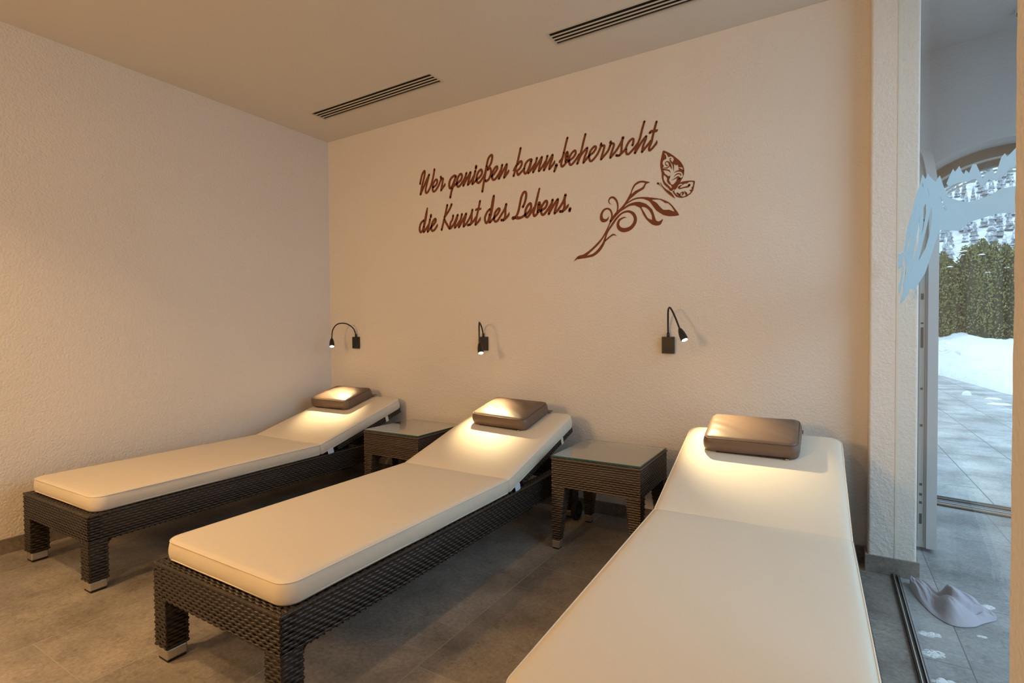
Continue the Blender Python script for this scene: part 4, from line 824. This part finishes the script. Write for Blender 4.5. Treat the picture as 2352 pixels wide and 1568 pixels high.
# loose lumps of snow on the paving
def lump(x, y, r, h_, lab):
    vs = []; fs = []; K = 26; R_ = 7
    for j in range(R_ + 1):
        a = PI / 2 * j / R_
        for k in range(K):
            t_ = 2 * PI * k / K; rr = r * math.cos(a) * (1 + 0.28 * noise.noise(Vector((x * 9 + math.cos(t_) * 1.6, y + math.sin(t_) * 1.6, 0.4))))
            vs.append((x + rr * math.cos(t_), y + rr * math.sin(t_) * 0.8, -0.004 + h_ * math.sin(a)))
    for j in range(R_):
        for k in range(K): fs.append((j * K + k, j * K + (k + 1) % K, (j + 1) * K + (k + 1) % K, (j + 1) * K + k))
    o = MB().add(vs, fs).build('snow_lump', M_snow, smooth=True); tag(o, lab, 'snow lump', 'snow lumps on the terrace')
lump(5.47, 8.1, 0.06, 0.07, 'round white snow lump lying on the terrace slabs')
lump(5.62, 7.0, 0.13, 0.02, 'flat thin snow patch on the terrace, nearest the door')
lump(5.05, 11.2, 0.30, 0.05, 'wide shallow snow patch on the far terrace, left side of the opening')
lump(5.70, 7.7, 0.10, 0.02, 'flat snow patch on the terrace beside the round lump')

def melt(x, y, rx, ry, rot, lab, seed, grp):
    r2 = random.Random(seed); mb = MB()
    for k in range(70):
        a = r2.uniform(0, 2 * PI); q = math.sqrt(r2.random()); cx, cy = q * rx * math.cos(a), q * ry * math.sin(a)
        px_, py_ = x + cx * math.cos(rot) - cy * math.sin(rot), y + cx * math.sin(rot) + cy * math.cos(rot); s_ = r2.uniform(0.002, 0.008) * (1.2 - 0.5 * q); K = 6
        vs = [(px_ + s_ * 1.5 * math.cos(2 * PI * i / K), py_ + s_ * math.sin(2 * PI * i / K), 0.0002) for i in range(K)] + [(px_, py_, 0.0002 + s_ * 0.35)]
        mb.add(vs, [(i, (i + 1) % K, K) for i in range(K)])
    o = mb.build('snow_crumbs', M_snow, smooth=True); tag(o, lab, 'snow', grp, 'stuff')
for k, (x, y, rx, ry, lab) in enumerate([(3.845, -0.585, 0.036, 0.020, 'white snow crumbs by the glass, nearest the crumpled cloth'), (3.840, -0.718, 0.034, 0.024, 'white snow crumbs by the glass, middle footprint patch'),
        (3.845, -0.885, 0.034, 0.022, 'white snow crumbs by the glass, cut by the bottom of the view'), (4.070, -0.238, 0.026, 0.018, 'white snow crumbs behind the tip of the crumpled cloth'), (4.004, -0.509, 0.010, 0.006, 'tiny white snow crumbs in front of the cloth tip')]):
    melt(x, y, rx, ry, 0.4, lab, 40 + k, None)
# thuja hedge: separate shrubs standing shoulder to shoulder
def thuja(seed, hh, w_):
    r_ = random.Random(seed); cm = MB(); lm = MB(); V_ = []; F_ = []
    sp = []
    for k in range(13):
        a = 2 * PI * k / 13 + r_.uniform(-.25, .25); q = (w_ - 0.17) * (1 if k % 3 else 0.45); sp.append((q * math.cos(a), q * math.sin(a) * 0.8, hh * r_.uniform(0.86, 0.97), r_.uniform(0.17, 0.23)))
    sp.append((0, 0, hh, 0.24))
    def rad(r0, t_, a, k):
        e = 1.0 if t_ < 0.72 else max(0.04, math.sqrt(max(0, 1 - ((t_ - 0.72) / 0.285) ** 2)) ** 1.3)
        return r0 * e * (1 + 0.30 * noise.noise(Vector((math.cos(a) * 1.5 + seed + k, math.sin(a) * 1.5, t_ * 9))))
    for k, (ox, oy, h1, r0) in enumerate(sp):
        pts = [(ox, oy, h1 * 0.97 * j / 14) for j in range(15)]; rr = [rad(r0, j / 14, 0, k) * 0.78 for j in range(15)]
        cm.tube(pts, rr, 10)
        for n_ in range(1150):
            t_ = 0.16 + 0.84 * r_.random() ** 0.85; a = r_.uniform(PI * 0.85, PI * 2.15); q = rad(r0, t_, a, k) * r_.uniform(0.80, 1.16)
            out = Vector((math.cos(a), math.sin(a), 0)); c = Vector((ox, oy, h1 * t_ - 0.03)) + out * q
            up = (Vector((0, 0, 1)) + out * r_.uniform(0.1, 1.0) + Vector((r_.uniform(-.5, .5), r_.uniform(-.5, .5), 0))).normalized()
            sd = up.cross(out + Vector((r_.uniform(-.6, .6), r_.uniform(-.6, .6), 0))).normalized(); L_ = r_.uniform(0.028, 0.062); w2 = L_ * 0.40
            i0 = len(V_); V_ += [c - sd * w2 * .3, c + sd * w2 * .3, c + up * L_ * .55 + sd * w2, c + up * L_, c + up * L_ * .55 - sd * w2]; F_.append((i0, i0 + 1, i0 + 2, i0 + 3, i0 + 4))
    lm.add(V_, F_)
    sn = MB(); V_ = []; F_ = []
    for n_ in range(16):
        ox, oy, h1, r0 = sp[r_.randrange(len(sp))]; t_ = r_.uniform(0.70, 0.95); a = r_.uniform(PI * 1.1, PI * 1.9); q = rad(r0, t_, a, 0) * 1.02; c = Vector((ox + q * math.cos(a), oy + q * math.sin(a) - 0.05, h1 * t_)); s_ = r_.uniform(0.022, 0.06)
        i0 = len(V_); K = 9
        for ring, (rr, zz) in enumerate(((1.0, 0.0), (0.9, 0.35), (0.5, 0.6))):
            for i in range(K):
                t2 = 2 * PI * i / K; jn = 1 + 0.4 * noise.noise(Vector((n_ * 3.1, math.cos(t2) * 1.3, math.sin(t2) * 1.3)))
                V_.append(c + Vector((math.cos(t2) * s_ * 1.5 * rr * jn, math.sin(t2) * s_ * rr * jn, zz * s_)))
        V_.append(c + Vector((0, 0, s_ * 0.68)))
        for ring in range(2):
            for i in range(K): F_.append((i0 + ring * K + i, i0 + ring * K + (i + 1) % K, i0 + (ring + 1) * K + (i + 1) % K, i0 + (ring + 1) * K + i))
        for i in range(K): F_.append((i0 + 2 * K + i, i0 + 2 * K + (i + 1) % K, i0 + 3 * K))
    sn.add(V_, F_)
    return cm, lm, sn
protos = []
for i, (x, y, hh, w_, lab) in enumerate([
        (5.40, 15.2, 3.30, 0.50, 'green thuja shrub in the hedge, partly behind the open door leaf'), (6.20, 15.3, 3.15, 0.50, 'green thuja shrub in the hedge, left of its middle'),
        (6.98, 15.2, 3.42, 0.50, 'green thuja shrub in the middle of the visible hedge, tallest tip'), (7.76, 15.3, 3.48, 0.50, 'green thuja shrub in the hedge, right edge of the opening'),
        (8.55, 15.2, 3.4, 0.50, 'green thuja shrub in the hedge, hidden past the right edge')]):
    e = empty('thuja_shrub', (x, y, 0.0))
    cm, lm, sn = thuja(20 + i, hh, w_)
    cm.build('inner_twigs', M_leafin, e, smooth=True); lm.build('foliage', M_leaf, e); sn.build('snow_cap', M_snow, e, smooth=True)
    MB().tube([(0, 0, 0), (0, 0, hh * 0.5)], [0.06, 0.03], 8).build('stem', M_trunk, e)
    tag(e, lab, 'shrub', 'thuja shrubs forming the hedge')
# mountain side with fir forest
vs = []; fs = []; nx, ny = 110, 90
def hz(x, y):
    t_ = max(0, y - 60); return -0.5 + 0.00155 * t_ * t_ + 5 * noise.noise(Vector((x * 0.012, y * 0.012, 0))) * min(1, t_ / 60) + 2.5 * noise.noise(Vector((x * 0.05, y * 0.05, 3))) * min(1, t_ / 40)
for j in range(ny + 1):
    for i in range(nx + 1):
        x = -60 + 300 * i / nx; y = 58 + 420 * j / ny; vs.append((x, y, hz(x, y)))
for j in range(ny):
    for i in range(nx): a = j * (nx + 1) + i; fs.append((a, a + 1, a + nx + 2, a + nx + 1))
o = MB().add(vs, fs).build('mountainside', M_hill, smooth=True); o['kind'] = 'structure'
r_ = random.Random(3)
def fir_mesh(seed):
    rr = random.Random(seed); mb = MB(); K = 9
    for s_ in range(6):
        z0 = 0.10 + 0.145 * s_; R0 = 0.20 * (1 - s_ * 0.14); z1 = min(1.0, z0 + 0.30)
        vs = [(R0 * (0.8 + 0.4 * rr.random()) * math.cos(2 * PI * k / K), R0 * (0.8 + 0.4 * rr.random()) * math.sin(2 * PI * k / K), z0) for k in range(K)] + [(0, 0, z1)]
        mb.add(vs, [(k, (k + 1) % K, K) for k in range(K)])
    return mb
fv = [fir_mesh(k) for k in range(3)]
firm = [None] * 3
cand = []
for n_ in range(14000):
    y = 165 + 260 * r_.random() ** 0.9; dx = y + 2.94; x = 3.53 + dx * r_.uniform(0.118, 0.245)
    if 0.152 < (x - 3.53) / dx + 0.00006 * (y - 250) < 0.168 and r_.random() < 0.93: continue   # the open snow gully
    if any((x - a) ** 2 + (y - b_) ** 2 < 19 for a, b_, c in cand[-1500:]): continue
    z = hz(x, y); cand.append((x, y, z))
    if len(cand) >= 1500: break
cand.sort(key=lambda c: c[1])
# the nearest ones stand as trees of their own, the rest of the forest is one body
near = cand[:300]; far = cand[300:]
from_mesh = []
for k in range(3):
    me = bpy.data.meshes.new('fir_tree'); me.from_pydata(fv[k].v, [], fv[k].f); me.materials.append(M_fir); from_mesh.append(me)
for n_, (x, y, z) in enumerate(near):
    o = bpy.data.objects.new('fir_tree', from_mesh[n_ % 3]); COL.objects.link(o); s_ = r_.uniform(6, 10.5); o.location = (x, y, z - 0.5); o.scale = (s_ * 0.75, s_ * 0.75, s_); o.rotation_euler = (0, 0, r_.uniform(0, 6))
    tag(o, 'snow-dusted fir tree on the mountainside above the hedge', 'tree', 'fir trees low on the mountainside')
mb = MB()
for n_, (x, y, z) in enumerate(far):
    s_ = r_.uniform(7, 11); ca, sa = math.cos(n_), math.sin(n_)
    src = fv[n_ % 3]; mb.add([(x + s_ * .8 * (a * ca - b_ * sa), y + s_ * .8 * (a * sa + b_ * ca), z - .5 + s_ * c) for a, b_, c in src.v], src.f)
o = mb.build('fir_forest', M_fir); tag(o, 'snow-dusted fir forest covering the upper mountainside', 'forest', kind='stuff')
